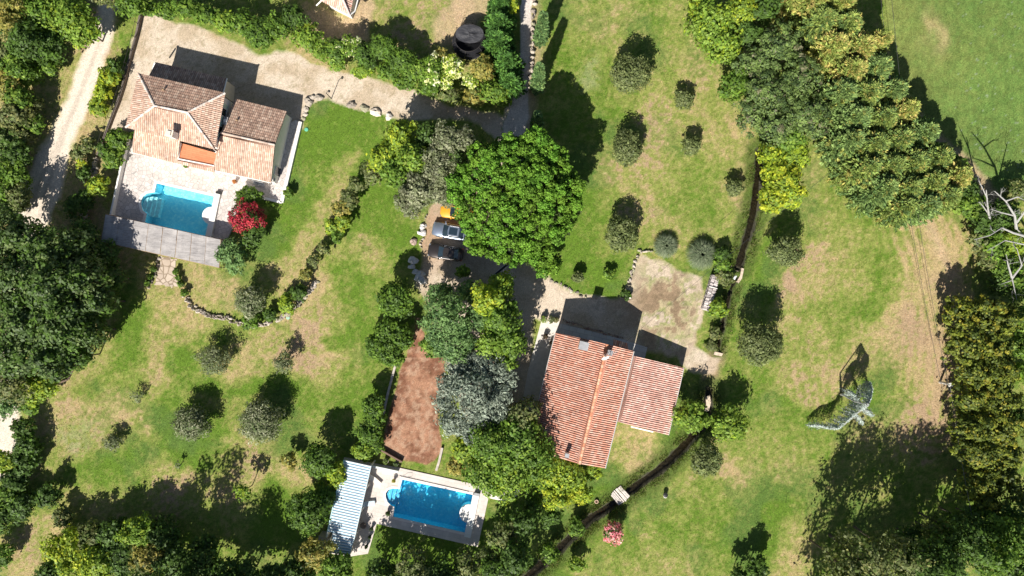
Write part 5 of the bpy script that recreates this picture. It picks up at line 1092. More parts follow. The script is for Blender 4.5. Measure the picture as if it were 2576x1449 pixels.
def conifer(u, v, r, h, style, label, group=None, zb=.2, dens=1.0, name='conifer', cat='conifer', ztop=None, pw=.75, leafs=.15, at=.45):
    """cone of feathery sprays; (u, v) is where the middle of its height shows"""
    global NT; NT += 1; c = P(u, v, h*at); R = r*S*(1-h*at/H); rg = np.random.default_rng(500+NT*7); t = thing(name, label, cat, (c.x, c.y, 0), group)
    pal = CON[style]; ns = int(max(60, 34*R*h*dens)); per = 34
    f = rg.random(ns)**.75; a = rg.uniform(0, 6.28, ns); rr = R*(1-f)**pw*rg.uniform(.55, 1.12, ns); z = zb+(h-zb)*f
    rr = np.maximum(rr, .06); p0 = np.stack([rr*.35*np.cos(a), rr*.35*np.sin(a), z], 1); out = np.stack([np.cos(a), np.sin(a), np.full(ns, .35)+.5*f], 1)
    L_ = np.maximum(rr*.95, .35)
    s = rg.random((ns, per))**.7; q = p0[:, None]+out[:, None]*(s*L_[:, None])[..., None]; wd = (.06+.15*np.minimum(R, 2.2)/2.2)*(1.15-s*.7)
    q = q+rg.normal(size=(ns, per, 3))*wd[..., None]*np.array([1, 1, .6]); q = q.reshape(-1, 3); n = len(q)
    o3 = np.repeat(out, per, 0)+rg.normal(size=(n, 3))*.45; o3 /= np.linalg.norm(o3, axis=1)[:, None]
    nr = rg.normal(size=(n, 3))*.5+np.array([0, 0, .9]); ty = np.cross(o3, nr); ty /= np.linalg.norm(ty, axis=1)[:, None]
    sz = leafs*rg.uniform(.6, 1.3, n)[:, None]; tx = o3*sz*1.5; ty = ty*sz*.5
    V = np.stack([q-tx, q-ty, q+tx, q+ty], 1).reshape(-1, 3); V[:, 2] = np.maximum(V[:, 2], .03)
    cols = np.array([x[0] for x in pal]); ws = np.array([x[1] for x in pal], float); ws /= ws.sum()
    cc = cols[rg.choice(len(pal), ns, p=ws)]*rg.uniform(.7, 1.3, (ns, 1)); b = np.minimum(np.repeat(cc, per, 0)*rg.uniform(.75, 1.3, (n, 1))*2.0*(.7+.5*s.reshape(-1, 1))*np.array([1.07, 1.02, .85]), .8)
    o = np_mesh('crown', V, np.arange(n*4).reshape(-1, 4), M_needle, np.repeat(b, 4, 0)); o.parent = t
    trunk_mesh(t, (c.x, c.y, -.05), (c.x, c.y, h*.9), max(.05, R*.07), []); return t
def tuft(u, v, r, label, name='pampas_grass', col_=((.20,.25,.15),(.27,.31,.19),(.13,.17,.09)), hh=1.9):
    """fountain of arching blades"""
    c = P(u, v, .8); R = r*S*.985; rg = np.random.default_rng(int(u)); t = thing(name, label, 'ornamental grass', (c.x, c.y, 0), 'big tufts of pampas grass')
    nb = 2300; a = rg.uniform(0, 6.28, nb); ln = R*rg.uniform(.12, 1.08, nb)**.8; h = hh*rg.uniform(.55, 1, nb)*(1-.25*ln/R); r0 = rg.uniform(0, .12, nb)*ln; V = []; seg = 5
    cu = rg.normal(size=nb)*.25; P_ = []
    for i in range(seg+1):
        f = i/seg; rad = r0+(ln-r0)*f; z = h*(1-(1-f*1.15)**2*1.0)*np.where(f < .85, 1, .9)-f**3*h*.35; z = np.maximum(z, .04); aa = a+cu*f
        P_.append(np.stack([rad*np.cos(aa), rad*np.sin(aa), z], 1))
    P_ = np.stack(P_, 1); w_ = .035*(1-np.arange(seg+1)/seg*.75); side = np.stack([-np.sin(a), np.cos(a), np.zeros(nb)], 1)[:, None]*w_[None, :, None]
    V = np.stack([P_-side, P_+side], 2); idx = np.arange(nb)[:, None]*(seg+1)*2+np.arange(seg)[None]*2; F = np.stack([idx, idx+1, idx+3, idx+2], -1).reshape(-1, 4)
    cc = np.array(col_)[rg.integers(0, len(col_), nb)]*rg.uniform(.7, 1.3, (nb, 1)); C = np.repeat(cc, (seg+1)*2, 0)
    o = np_mesh('blades', V.reshape(-1, 3), F, M_leaf, C, loc=None); o.parent = t
    m = MB(); m.rock(c.x, c.y, .1, R*.3, R*.3, .35, 5, (.2,.17,.1)); m.build('root_clump', M_bark, t)
furniture()

# ---- west wood along the dirt track
gw = 'woodland trees west of the dirt track'
W = [
(22,38,55,6.0,'gold','blurred golden green tree filling the top left corner'),(100,22,50,5.0,'green','mid green tree at the top edge between the corner tree and the track'),
(168,38,66,3.6,'bright','big bright green tree whose crown overhangs the upper dirt track'),(215,78,42,3.6,'bright','light green tree leaning over the left side of the upper track'),
(70,95,58,5.0,'dark','dark green tree below the golden corner tree'),(128,118,48,3.2,'dark','dark tree between the wood and the bright overhanging crown'),
(12,135,50,3.2,'dull','dull olive green tree on the left edge above the bare branches'),(46,170,43,3.2,'green','dark shrub tree under the thin fallen trunk'),
(74,185,37,1.7,'green','green bushy tree at the edge of the shade left of the track'),(18,215,42,3.2,'gold','yellow olive tree on the left edge level with the villa roof'),
(129,165,29,1.7,'green','small dark tree at the wood edge nearest to the leaning branch'),(46,245,38,3.2,'green','dark crown behind the bare grey twigs'),
(74,260,37,1.7,'dull','olive green tree with bare twigs beside it'),(35,290,44,3.2,'dull','deep green tree left of the pale olive one'),
(49,330,43,1.7,'dull','pale olive tree midway down the wood edge'),(89,310,29,1.7,'green','dark bushy tree nearest to the sunny verge'),
(18,360,48,2.4,'darkoak','dark oak on the left edge midway down the track'),(47,395,39,2.4,'dark','dark tree at the wood edge above the shaded bend'),
(33,430,46,2.4,'green','green tree with a light top above the track bend'),(3,470,46,2.4,'green','dark tree on the left edge above the track bend'),
(48,490,38,2.4,'dull','dusty green tree right at the shaded bend'),(8,535,42,2.4,'darkoak','dark oak on the left edge beside the shaded track'),
(330,10,40,3.6,'green','green shrub at the top right of the dirt track where it leaves the picture'),(262,-12,34,3.6,'dull','dark crown arching over the top of the dirt track')]
for u, v, r, z, s, lb in W: tree(u, v, r, z, s, lb, 'woodland_tree', 'tree', gw)
# yellow shrubs on the verge
gv = 'shrubs on the verge between track and fence'
for u, v, r, z, s, lb, ry in ((272,195,26,1.6,'yellow','tall yellow green shrub at the top of the verge against the fence',34),(258,232,24,1.6,'yellow','brightest yellow shrub halfway down the fence',30),(248,268,26,1.5,'lime','yellow green shrub at the lower end of the long verge thicket',30),(290,170,20,1.5,'dark','dark green shrub tucked behind the top yellow shrub',24),(300,350,34,1.6,'green','green bush below the villa west eave',28),(285,395,28,1.4,'green','leafy bush on the strip of lawn west of the villa terrace',34),(222,365,24,1.3,'dull','dusty shrub at the foot of the fence',20),(200,385,24,1.3,'dull','dull olive shrub beside the pale track',22),(207,413,15,1.2,'yellow','small yellow shrub beside the rubble wall',15),(212,440,22,1.2,'dark','dark shrub below the small yellow one',22),(247,468,31,2.0,'lime','round yellow green bush alone in the shaded strip',28),(265,375,22,1.4,'dark','dark shrub between the fence end and the rubble wall',22),(222,590,34,2.5,'dark','dark tree shading the west end of the reed pergola',44),(262,640,42,2.6,'dark','rounded dark bush south west of the reed pergola',40),(190,520,30,2,'dark','dark bush in the shade beside the track bend',34),(215,500,26,1.6,'dark','dark low bush above the pergola corner beside the rubble wall',28)):
    tree(u, v, r, z, s, lb, 'shrub', 'shrub', gv, ry=ry)
# ---- oak grove lower left
go = 'dark oaks of the lower left grove'
for u, v, r, z, s, lb in ((40,600,78,6.5,'darkoak','dark oak at the top left of the grove below the track bend'),(118,640,70,6.5,'darkoak','dark oak whose crown touches the shaded track'),(190,625,52,5.5,'darkoak','oak crown on the north east shoulder of the grove'),(35,700,80,7,'darkoak','large oak on the left edge in the upper grove'),(130,720,80,7.5,'darkoak','largest blue green oak in the middle of the grove'),(215,700,62,6.5,'darkoak','oak crown on the east side of the grove facing the pergola'),(250,760,46,5.5,'darkoak','easternmost oak of the grove over the bright grass'),(60,800,80,7,'darkoak','oak with pale leaf tips on the left edge'),(165,810,74,7,'darkoak','oak crown in the south middle of the grove'),(225,835,50,5.5,'darkoak','oak at the south east corner of the grove beside bright grass'),(40,890,72,6.5,'darkoak','oak in the lower left of the grove'),(125,895,64,6.5,'darkoak','lower oak above the leaning bare trunk'),(190,900,36,5,'dark','small dark crown at the southern tip of the grove'),(40,965,62,5.5,'dull','olive green tree at the bottom of the grove'),(100,970,46,5,'lime','lighter yellow green tree at the foot of the grove'),(15,1010,44,5,'locust','blue green tree on the left edge above the bare path'),(75,1010,34,3.5,'green','fresh green shrub at the very foot of the grove'),(285,700,34,3.5,'dark','low dark crown shading the grass right of the grove')):
    tree(u, v, r, z, s, lb, 'oak_tree', 'oak', go)
# leaning bare trunk
t = thing('bare_trunk', 'thin bare trunk leaning out of the south side of the oak grove', 'tree', P(130,968,0)); m = MB(); m.tube([P(130,970,.05), P(172,954,3), P(188,920,5), P(205,893,6)], [.13,.13,.1,.05], 6, (.14,.1,.08)); m.build('trunk', M_bark, t)
m = MB(); m.tube([P(188,920,5), P(215,905,5.4)], [.05,.02], 5, (.14,.1,.08)); m.build('limb', M_bark, t)
# ---- left edge and bottom left
gb = 'trees along the bottom left edge'
for u, v, r, z, s, lb in ((60,1075,30,1.7,'dark','dark bush beside the bare path on the left edge'),(72,1120,34,1.7,'dark','dark bush right of the bare path on the left edge'),(68,1165,34,1.7,'dark','dark shrub below the bare path'),(22,1162,32,1.7,'lime','pale yellow shrub on the left edge'),(45,1205,36,1.7,'dark','dark tree below the pale yellow shrub'),(20,1245,38,1.7,'green','blue green tree on the left edge above the dry clearing'),(60,1270,42,1.7,'dark','dark tree shading the lower left margin'),(10,1300,40,1.7,'dark','dark tree on the left edge beside the dry clearing'),(6,1395,34,1.7,'green','green tree at the left edge below the dry clearing'),
 (160,1300,30,1.5,'dull','dusty low tree right of the dry clearing'),(125,1245,34,1.75,'dark','dark tree casting its shade over the pale grass'),(182,1395,72,2.5,'yellow','big feathery bright yellow tree near the bottom left corner'),(245,1420,50,3.5,'lime','lime green tree right of the big yellow one'),(230,1352,42,2.5,'dull','olive green tree above the lime one'),(285,1340,42,2.75,'dark','dark tree above the bright round crown'),(350,1335,48,3.0,'bright','bright leafy round crown with pale tips in the bottom left thicket'),(315,1395,52,2.75,'dark','dark green tree below the bright round crown'),(380,1390,50,2.75,'gold','olive gold crown right of the bright round one'),(415,1345,44,3.0,'dark','dark tree at the east side of the thicket'),(440,1410,52,3.0,'dark','dark crown beyond the gold one at the bottom edge'),(370,1440,40,3.5,'dull','dull grey green tree at the bottom edge in the thicket'),(130,1445,40,3.5,'dark','dark crown at the bottom edge beside the yellow tree'),(500,1425,52,4.2,'dark','dark tree at the bottom edge left of the shaded lawn'),(560,1448,50,4.2,'dark','dark tree at the bottom edge below the sparse sapling shade'),(520,1370,34,2.5,'dark','small dark crown above the bottom edge trees'),(620,1450,44,3.85,'dark','dark tree on the bottom edge below the shaded lawn'),(690,1452,46,3.85,'dark','dark tree on the bottom edge left of the blue striped roof')):
    tree(u, v, r, z, s, lb, 'tree', 'tree', gb)
for u, v, r, z, lb in ((389,1482,46,10,'tall tree below the bottom edge casting the long dark shadow on the left lawn'),(326,1484,40,9,'tall tree below the bottom edge left of its taller neighbour'),(532,1532,62,8,'broad tree below the bottom edge shading the grass left of the striped shelter'),(640,1545,55,7.5,'dark tree below the bottom edge nearest to the striped shelter'),(462,1505,40,7,'slim dark tree below the bottom edge between two taller ones'),(2107,1650,80,10,'tall tree below the bottom edge casting the left part of the big shadow'),(2208,1660,80,10,'tall tree below the bottom edge casting the right part of the big shadow')): tree(u, v, r, z, 'dark', lb, 'tree', 'tree', 'tall trees below the bottom edge', dens=.7)
tree(612,1238,24,3,'bright','thin light green sapling in front of the long dark shadow','sapling','tree', dens=.5)
tree(448,1170,11,.9,'olivesparse','tiny staked sapling alone on the dry lawn','sapling','tree', dens=.8)
# ---- olives on the left lawn
gl = 'olive trees on the left lawn'
for u, v, r, z, s, lb, d_ in ((537,905,43,1.7,'olivesparse','olive tree with a see-through crown on dry grass below the stone edging',2.6),(713,912,30,2.0,'olivesparse','slender olive tree on the right of the upper pair',2.0),(483,1062,50,1.95,'olive','grey green olive tree in the middle of the left lawn',1.15),(658,1058,57,2.4,'olive','dense silvery olive tree, the largest on the left lawn',1.4),(345,996,18,.95,'olivesparse','very small sparse olive tree near the oak grove',1.1),(283,1112,27,1.15,'olivesparse','small olive tree on the west side of the left lawn',2.2)):
    tree(u, v, r, z, s, lb, 'olive_tree', 'olive tree', gl, dens=d_)
tree(630,756,44,2.4,'olive','silvery olive tree in the bed above the stone edging','olive_tree','olive tree')
gs = 'garden shrubs below the villa'
for u, v, r, z, s, lb in ((632,806,24,1.1,'green','green shrub under the silvery olive tree in the bed'),(682,792,20,1.0,'dark','dark shrub right of the silvery olive in the bed'),(722,766,27,1.3,'lime','yellow green shrub at the corner of the stone edging'),(752,738,22,1.4,'dark','dark shrub uphill of the yellow green corner shrub'),(770,690,17,1.1,'gold','brownish small shrub on the lawn border'),(790,655,18,1.2,'dull','dusty shrub halfway up the lawn border'),(815,625,18,1.2,'dull','small mixed shrub at the upper lawn border')):
    tree(u, v, r, z, s, lb, 'shrub', 'shrub', gs)
gs = 'shrub row between the two lawns'
for u, v, r, z, s, lb in ((833,570,22,1.4,'lime','yellow green shrub at the lower end of the diagonal row'),(850,592,20,1.3,'green','bright green shrub at the foot of the diagonal row'),(862,560,24,1.6,'lime','lime shrub in the lower part of the diagonal row'),(858,525,26,1.7,'gold','golden shrub in the middle of the diagonal row'),(880,500,26,1.8,'dull','olive shrub in the upper part of the diagonal row'),(895,465,24,1.9,'dull','dusty shrub at the upper end of the diagonal row')):
    tree(u, v, r, z, s, lb, 'shrub', 'shrub', gs)
# ---- villa pool garden
tree(627,497,38,1.4,'laurel','clipped round green bush above the red oleander','yew_bush','bush', ry=27)
tree(622,547,48,2.0,'redflower','red flowering oleander beside the villa pool terrace','oleander','flowering bush', ry=50)
tree(640,590,32,1.8,'dark','dark green bush right below the red oleander','bush','bush')
tree(584,640,46,2.3,'locust','grey green feathery tree at the east end of the reed pergola','tree','tree', ry=48)
tree(727,487,13,.8,'green','little green bush at the south east corner of the white coping','bush','bush', ry=17)
gp = 'clipped box bushes along the flagstone path'
for u, v, r, lb in ((387,676,8,'upper box bush on the left of the flagstone path'),(378,696,8,'middle box bush on the left of the flagstone path'),(371,712,8,'lower box bush on the left of the flagstone path'),(443,683,9,'topmost box bush on the right of the flagstone path'),(449,699,8,'second box bush from the top right of the path'),(456,715,9,'third box bush from the top right of the path'),(464,736,10,'lowest and largest box bush right of the path')):
    tree(u, v, r, .5, 'laurel', lb, 'box_bush', 'bush', gp, hz=.55)
# ---- hedge along the drive
gh = 'mixed hedge north of the gravel drive'
for u, v, r, z, s, lb, ry in ((372,22,30,2,'green','green shrub at the west end of the long hedge',20),(420,28,30,2,'green','leafy shrub, second from the west end of the hedge',24),(470,22,34,2.5,'green','green shrub above the pale yard west of the villa roof shadow',28),(520,40,34,2.5,'green','hedge shrub above the villa roof shadow',28),(565,55,34,2.5,'bright','light green shrub of the hedge above the villa',30),(610,60,36,3,'green','green shrub of the hedge above the wing shadow',34),(655,85,42,3,'laurel','dark glossy shrub of the hedge bulging into the drive',42),(700,70,40,3.2,'green','tall green shrub between the glossy bulge and the pink house',40),(740,45,36,3.2,'dark','dark shrub right beside the pink tiled house',36),(775,95,38,3,'bright','bright green shrub below the pink tiled house',40),(810,125,34,2.4,'bright','fresh green shrub at the front of the hedge below the pink house',30),(848,130,34,2.6,'green','green shrub next to the white flowered one',34),(885,120,34,2.8,'creamsome','shrub with a few white flowers in the middle of the hedge',34),(850,165,26,1.6,'bright','low light green shrub fringing the drive',18),(920,140,36,3,'dark','dark bluish shrub right of the white flowered one',36),(915,180,34,1.8,'bright','low green fringe shrub in front of the dark bluish shrub',20),(965,120,40,3.4,'laurel','big leaved fig like shrub with glossy light tips',38),(1010,150,38,3.2,'laurel','glossy green shrub right of the big leaved one',36),(980,180,36,2.0,'green','low green shrub between hedge and drive under the big leaved one',26),(1045,175,34,2.6,'green','green shrub left of the cream flowers',32),(1020,210,36,1.6,'green','low green shrub bordering the drive left of the cream flowers',20),(1085,180,38,2.6,'creamsome','yellow green shrub dotted with white flowers',40),(1075,222,34,1.6,'green','low shrub below the white dotted one',20),(1140,170,34,3,'cream','shrub covered in cream flowers right below the trampoline',32),(1122,205,26,2.6,'cream','second cream flowered shrub, lower left of the biggest',22),(1185,205,20,2.6,'cream','narrow cream flowered shrub at the right of the cream group',26),(1130,240,36,1.6,'dull','low dull shrub beneath the cream flowers',20),(1110,140,22,1.8,'gold','small golden shrub left of the trampoline foot',22),(1215,175,34,3,'gold','feathery golden brown shrub below right of the trampoline',36),(1195,245,34,2,'gold','olive gold shrub at the drive edge',24),(1240,230,38,2.8,'green','green shrub near the corner of drive and lane',32),(1262,252,26,1.6,'bright','bright green low shrub at the very corner of drive and lane',20)):
    tree(u, v, r, z, s, lb, 'hedge_shrub', 'shrub', gh, ry=ry)
for u, v, r, h_, s, lb in ((1260,25,32,5.5,'darkcon','yellow tipped dark conifer at the top beside the lane'),(1258,70,34,6,'darkcon','dark dense conifer beside the lane, second from the top'),(1255,115,34,6,'darkcon','dark dense conifer right of the trampoline'),(1280,165,32,5.5,'darkcon','dark conifer below right of the trampoline beside the lane'),(1283,212,32,5,'darkcon','dark conifer nearest to the road junction')):
    conifer(u, v, r, h_, s, lb, 'dark conifers beside the lane', pw=.5, dens=1.3, zb=.2)
tree(1282,8,26,3.5,'yellow','yellow leaved shrub at the top edge beside the lane','shrub','shrub')
# cypresses east of the lane
gc = 'slim cypresses east of the lane'
for u, v, r, h_, lb in ((1363,74,10,9,'tall slim cypress east of the lane near the top edge'),(1354,197,10,9,'tall slim cypress just above the deep pine shadow'),(1351,305,9,6.5,'small cypress standing inside the deep pine shadow')):
    conifer(u, v, r*1.5, h_, 'cypress', lb, gc, zb=.1, pw=.42, dens=4.2, leafs=.11, at=.5)
# ---- centre trees
gq = 'trees between the villa lawn and the big pine'
for u, v, r, z, s, lb in ((935,435,30,2.5,'dull','low olive shrub at the west end of the centre group'),(965,400,42,4,'lime','yellow green tree with bare branches at the west of the centre group'),(1010,345,44,4.5,'lime','yellow green tree at the top of the centre group beside the drive'),(1040,400,46,5,'bright','leafy green tree in the heart of the centre group'),(1000,440,40,4.5,'green','green tree below the yellow green ones in the centre group'),(1120,350,40,6.5,'silver','silvery grey tree crown nearest to the road junction'),(1168,352,34,6.5,'silver','small silvery crown touching the top of the big pine'),(1075,345,36,4,'dark','dark tree between the yellow green and silvery crowns'),(1105,415,50,6,'silver','grey green oak left of the big pine'),(1150,400,34,5,'darkoak','dark gap tree pressed against the big pine'),(1050,475,52,5.5,'silver','broad grey oak at the lower left of the centre group'),(1105,480,46,5.5,'silver','grey oak above the yellow vehicle'),(1030,510,40,4.5,'silver','lowest grey oak overhanging the lawn')):
    tree(u, v, r, z, s, lb, 'tree', 'tree', gq)
# umbrella pine: several cushions of needles on one crown
def big_pine():
    global NT
    c = P(1290, 505, 10); t = thing('umbrella_pine', 'huge umbrella pine with a bright green cushioned crown in the middle of the garden', 'pine', (c.x, c.y, 0)); VV = []; CC = []
    rg = np.random.default_rng(5); pal, den, leaf, kw, hf = ST['pine']
    lobs = [(1290,500,120,10.6),(1215,395,42,9.6),(1175,470,52,9.3),(1190,535,42,8.8),(1225,588,56,8.8),(1290,610,60,8.8),(1350,620,50,8.4),(1385,560,54,8.8),(1410,480,56,9.2),(1380,420,56,9.6),(1345,385,60,10),(1290,380,42,10),(1250,430,66,10.6),(1340,470,76,11),(1250,520,70,10.8),(1320,550,72,10.4),(1365,510,56,10.2),(1430,525,32,8.6),(1300,638,28,7.4),(1375,655,34,7.4),(1158,492,26,8.4),(1200,440,44,9.6)]
    LB = [(P(u, v, z)-c, r*S*(1-z/H), z) for u, v, r, z in lobs]
    cand = rg.uniform(-9.5, 9.5, (9000, 2)); zz = np.full(9000, -1.0)
    for q, R, z in LB:
        dd = np.hypot(cand[:, 0]-q.x, cand[:, 1]-q.y)/R; zz = np.maximum(zz, np.where(dd < .95, z-.5+R*.30*np.sqrt(np.clip(1-dd*dd, 0, 1)), -1))
    keep = []; pts = []
    for k in range(9000):
        if zz[k] < 0: continue
        p = cand[k]; rr = .55+.5*rg.random()
        if all((p[0]-a)**2+(p[1]-b_)**2 > (rr*.56+r_*.56)**2 for a, b_, _, r_ in pts): pts.append((p[0], p[1], zz[k]+rg.normal()*.28, rr))
    print('pine cushions', len(pts))
    for (a, b_, z, R) in pts:
        n = int(150*3.14*R*R); d_ = rg.normal(size=(n, 3)); d_ /= np.linalg.norm(d_, axis=1)[:, None]; d_[:, 2] = np.abs(d_[:, 2])*.9-.12; lump = 1+.16*np.sin(5*np.arctan2(d_[:, 1], d_[:, 0])+a*9)
        ps = d_*(R*.92*lump*rg.uniform(.75, 1, n))[:, None]*np.array([1, 1, .85])+np.array([a, b_, z]); nr = d_+rg.normal(size=(n, 3))*.5; nr /= np.linalg.norm(nr, axis=1)[:, None]
        tx = np.cross(nr, rg.normal(size=(n, 3))); tx /= np.linalg.norm(tx, axis=1)[:, None]; ty = np.cross(nr, tx); sz = .10*rg.uniform(.6, 1.3, (n, 1)); tx *= sz*1.3; ty *= sz
        VV.append(np.stack([ps-tx, ps-ty, ps+tx, ps+ty], 1).reshape(-1, 3)); cc = np.array([.088, .205, .021])*rg.uniform(.80, 1.2)+np.array([.03, .01, .0])*rg.random(); CC.append(np.repeat(np.minimum(cc*rg.uniform(.7, 1.4, (n, 1))*1.25, .8), 4, 0))
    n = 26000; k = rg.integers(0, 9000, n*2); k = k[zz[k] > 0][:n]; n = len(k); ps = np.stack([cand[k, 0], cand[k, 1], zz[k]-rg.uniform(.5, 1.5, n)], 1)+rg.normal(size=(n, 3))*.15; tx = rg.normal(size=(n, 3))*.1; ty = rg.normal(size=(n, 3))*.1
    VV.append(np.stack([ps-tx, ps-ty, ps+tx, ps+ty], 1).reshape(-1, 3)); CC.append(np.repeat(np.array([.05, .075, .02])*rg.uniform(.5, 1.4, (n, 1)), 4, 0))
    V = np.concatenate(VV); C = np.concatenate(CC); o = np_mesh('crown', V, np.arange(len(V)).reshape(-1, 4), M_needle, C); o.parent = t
    tips = [tuple(P(u, v, z-.6)) for u, v, r, z in lobs]; m = MB(); b = Vector((c.x, c.y, -.1)); tp = Vector((c.x+.3, c.y+.2, 7)); m.tube([b, b.lerp(tp, .5)+Vector((.3, 0, 0)), tp], [.5, .4, .3], 10, (.16,.10,.07))
    for q in tips: q = Vector(q); m.tube([tp-Vector((0, 0, .4)), tp.lerp(q, .5)+Vector((0, 0, -.3)), q], [.2, .13, .04], 6, (.16,.10,.07), cap=False)
    m.build('trunk', M_bark, t)
big_pine()
tree(1375,662,30,2.5,'lime','yellow green bush peeping out under the pine at its south edge','bush','bush', ry=26); tree(1345,640,26,2.5,'green','dark leafy bush under the south edge of the pine','bush','bush')
gd = 'deciduous trees north of the red court'
for u, v, r, z, s, lb in ((1165,682,20,2.2,'green','small leafy crown below the dark hatchback'),(1105,740,38,3.4,'locust','blue green feathery crown at the north west of the locust group'),(1120,800,66,7,'locust','largest blue green feathery tree beside the red court'),(1140,862,60,6.5,'locust','feathery green tree at the south of the locust group'),(1090,870,34,5,'green','low green crown overhanging the red court'),(1262,720,42,6,'bright','fresh green crown above the lime yellow one'),(1225,752,46,7.5,'yellow','lime yellow tree crown glowing between green ones'),(1180,735,32,4,'locust','green crown left of the lime yellow one'),(1262,800,56,7,'green','round green tree below the lime yellow crown'),(1205,800,40,6,'locust','feathery crown between the two biggest of the group'),(1290,860,44,6,'green','green tree nearest to the farmhouse terrace'),(1240,865,48,6,'bright','fresh green crown right above the blue cedar'),(1275,910,30,5,'green','narrow green crown right of the blue cedar')):
    tree(u, v, r, z, s, lb, 'tree', 'tree', gd)
# laurels west of the court
gr_ = 'glossy shrubs west of the red court'
for u, v, r, z, s, lb in ((994,754,50,3.8,'laurel','dense round laurel above the red court'),(975,830,36,2.2,'laurel','upper shrub of the ring shaped clump beside the court'),(1010,850,36,2.4,'laurel','right hand shrub of the ring shaped clump'),(950,870,36,2.2,'laurel','left hand shrub of the ring shaped clump'),(985,890,38,2.4,'laurel','lowest shrub of the ring shaped clump'),(940,1020,34,2.4,'laurel','upper glossy shrub left of the court kerb'),(945,1050,30,2.0,'green','green shrub between the two glossy ones'),(930,1090,36,2.2,'laurel','glossy shrub above the shelter'),(915,1130,32,2.0,'bright','light green shrub at the head of the striped shelter'),(950,1120,22,1.6,'laurel','small glossy shrub at the south west court corner')):
    tree(u, v, r, z, s, lb, 'laurel_shrub', 'shrub', gr_)
gr_ = 'shrubs west of the striped shelter'
for u, v, r, z, s, lb in ((802,1158,46,3.6,'laurel','round glossy tree upper left of the striped shelter'),(845,1190,34,2.4,'lime','yellow green shrub against the west side of the shelter'),(728,1158,23,1.8,'gold','small olive green bush on the lawn left of the glossy tree'),(776,1285,57,4.0,'laurel','big round glossy tree left of the striped shelter'),(820,1240,34,2.2,'green','green shrub between the two glossy trees'),(790,1395,46,3.5,'gold','yellowish shrub below the big glossy tree'),(850,1430,44,3.5,'green','dark green shrub under the south end of the shelter'),(750,1440,40,4,'dark','dark shrub at the bottom edge below the big glossy tree')):
    tree(u, v, r, z, s, lb, 'tree', 'tree', gr_)
# blue cedar
def blue_cedar():
    c = P(1187, 990, 6); t = thing('blue_cedar', 'blue grey cedar with feathery silvery branches beside the red court', 'cedar', (c.x, c.y, 0)); VV = []; CC = []; pal, den, leaf, kw, hf = ST['blue']
    for i, (u, v, r, z) in enumerate(((1187,990,62,8.2),(1160,925,50,6.2),(1215,915,52,6.6),(1262,945,42,6),(1130,965,34,5),(1120,1010,36,5),(1140,1060,44,5.6),(1185,1075,44,5.8),(1230,1045,44,6.2),(1255,1000,40,6.4),(1195,895,30,5.2),(1270,975,28,5.4))):
        q = P(u, v, z)-c; R = r*S*(1-z/H); V, F, C = leafcloud(np.array([0, 0, 0.]), R, R, R*.55, int(95*3.14*R*R), leaf, pal, 160+i, nc=60, clump=.26, lobes=.25, hollow=.7, aspect=2.6)
        V[:, 2] += z; V[:, 0] += q.x; V[:, 1] += q.y; VV.append(V); CC.append(C)
    V = np.concatenate(VV); o = np_mesh('crown', V, np.arange(len(V)).reshape(-1, 4), M_needle, np.concatenate(CC)); o.parent = t
    trunk_mesh(t, (c.x, c.y, -.1), (c.x, c.y, 9), .35, [(c.x+3.5*math.cos(a), c.y+3.5*math.sin(a), 5.5) for a in np.linspace(0, 5.8, 12)])
blue_cedar()
gg = 'green trees between the court and the farmhouse'
for u, v, r, z, s, lb in ((1240,1110,66,6,'green','green tree south of the blue cedar'),(1175,1125,44,4.5,'lime','yellow green crown beside the south east court corner'),(1310,1100,66,6.5,'green','large green tree touching the farmhouse roof'),(1290,1180,74,6,'bright','broad light green tree above the lower pool'),(1215,1185,52,5,'green','green tree overhanging the pool terrace'),(1345,1150,52,5.5,'green','green tree against the south west corner of the red roof'),(1320,1040,46,6,'dull','dull green crown over the pale west terrace'),(1150,1168,30,3,'gold','small brownish shrub at the court foot'),(1240,1215,36,4,'bright','lowest light green crown above the white curved path')):
    tree(u, v, r, z, s, lb, 'tree', 'tree', gg)
for u, v, r, z, s, lb in ((1400,1180,46,3.8,'lime','yellow green tree under the south eave of the red roof'),(1430,1200,46,3.8,'lime','bright lime tree below the farmhouse gable'),(1405,1240,46,3.6,'yellow','yellowest crown south of the farmhouse'),(1455,1235,36,3.2,'yellow','yellow green crown nearest to the footbridge'),(1375,1205,34,3.2,'green','green shrub with a few orange flowers beside the lime trees'),(1490,1185,26,2.2,'lime','small lime shrub peeping out below the roof corner')):
    tree(u, v, r, z, s, lb, 'tree', 'tree', 'yellow green trees south of the farmhouse')
# ---- around and below the lower pool
gx_ = 'dark trees south of the lower pool'
for u, v, r, z, s, lb in ((960,1450,52,5,'dark','dark tree at the bottom edge below the shelter terrace'),(1040,1425,50,5,'dull','dim olive green tree below the lower pool'),(1105,1445,50,3.6,'dark','dark tree at the bottom edge below the pool'),(1180,1428,48,3,'dull','dusty green tree below the south east pool corner'),(1250,1440,46,3.6,'dark','dark tree at the bottom edge right of the pool'),(1268,1345,40,3.2,'dull','sparse olive tree right of the pool terrace'),(1320,1310,34,4.5,'dark','dark small crown between pool and ditch'),(1232,1400,32,2.6,'dull','dusty crown just outside the pool corner'),(1300,1400,42,5.5,'dark','dark green crown left of the ditch at the bottom'),(1385,1300,28,3,'dark','dark narrow tree left of the ditch under the lime trees'),(1380,1390,28,2.2,'green','green bushy shrub beside the lower ditch'),(1340,1265,26,3,'dark','dark shrub south of the white curved path'),(1450,1325,26,1.5,'green','leafy shrub leaning over the ditch')):
    tree(u, v, r, z, s, lb, 'tree', 'tree', gx_, dens=.8 if s == 'dull' else 1)
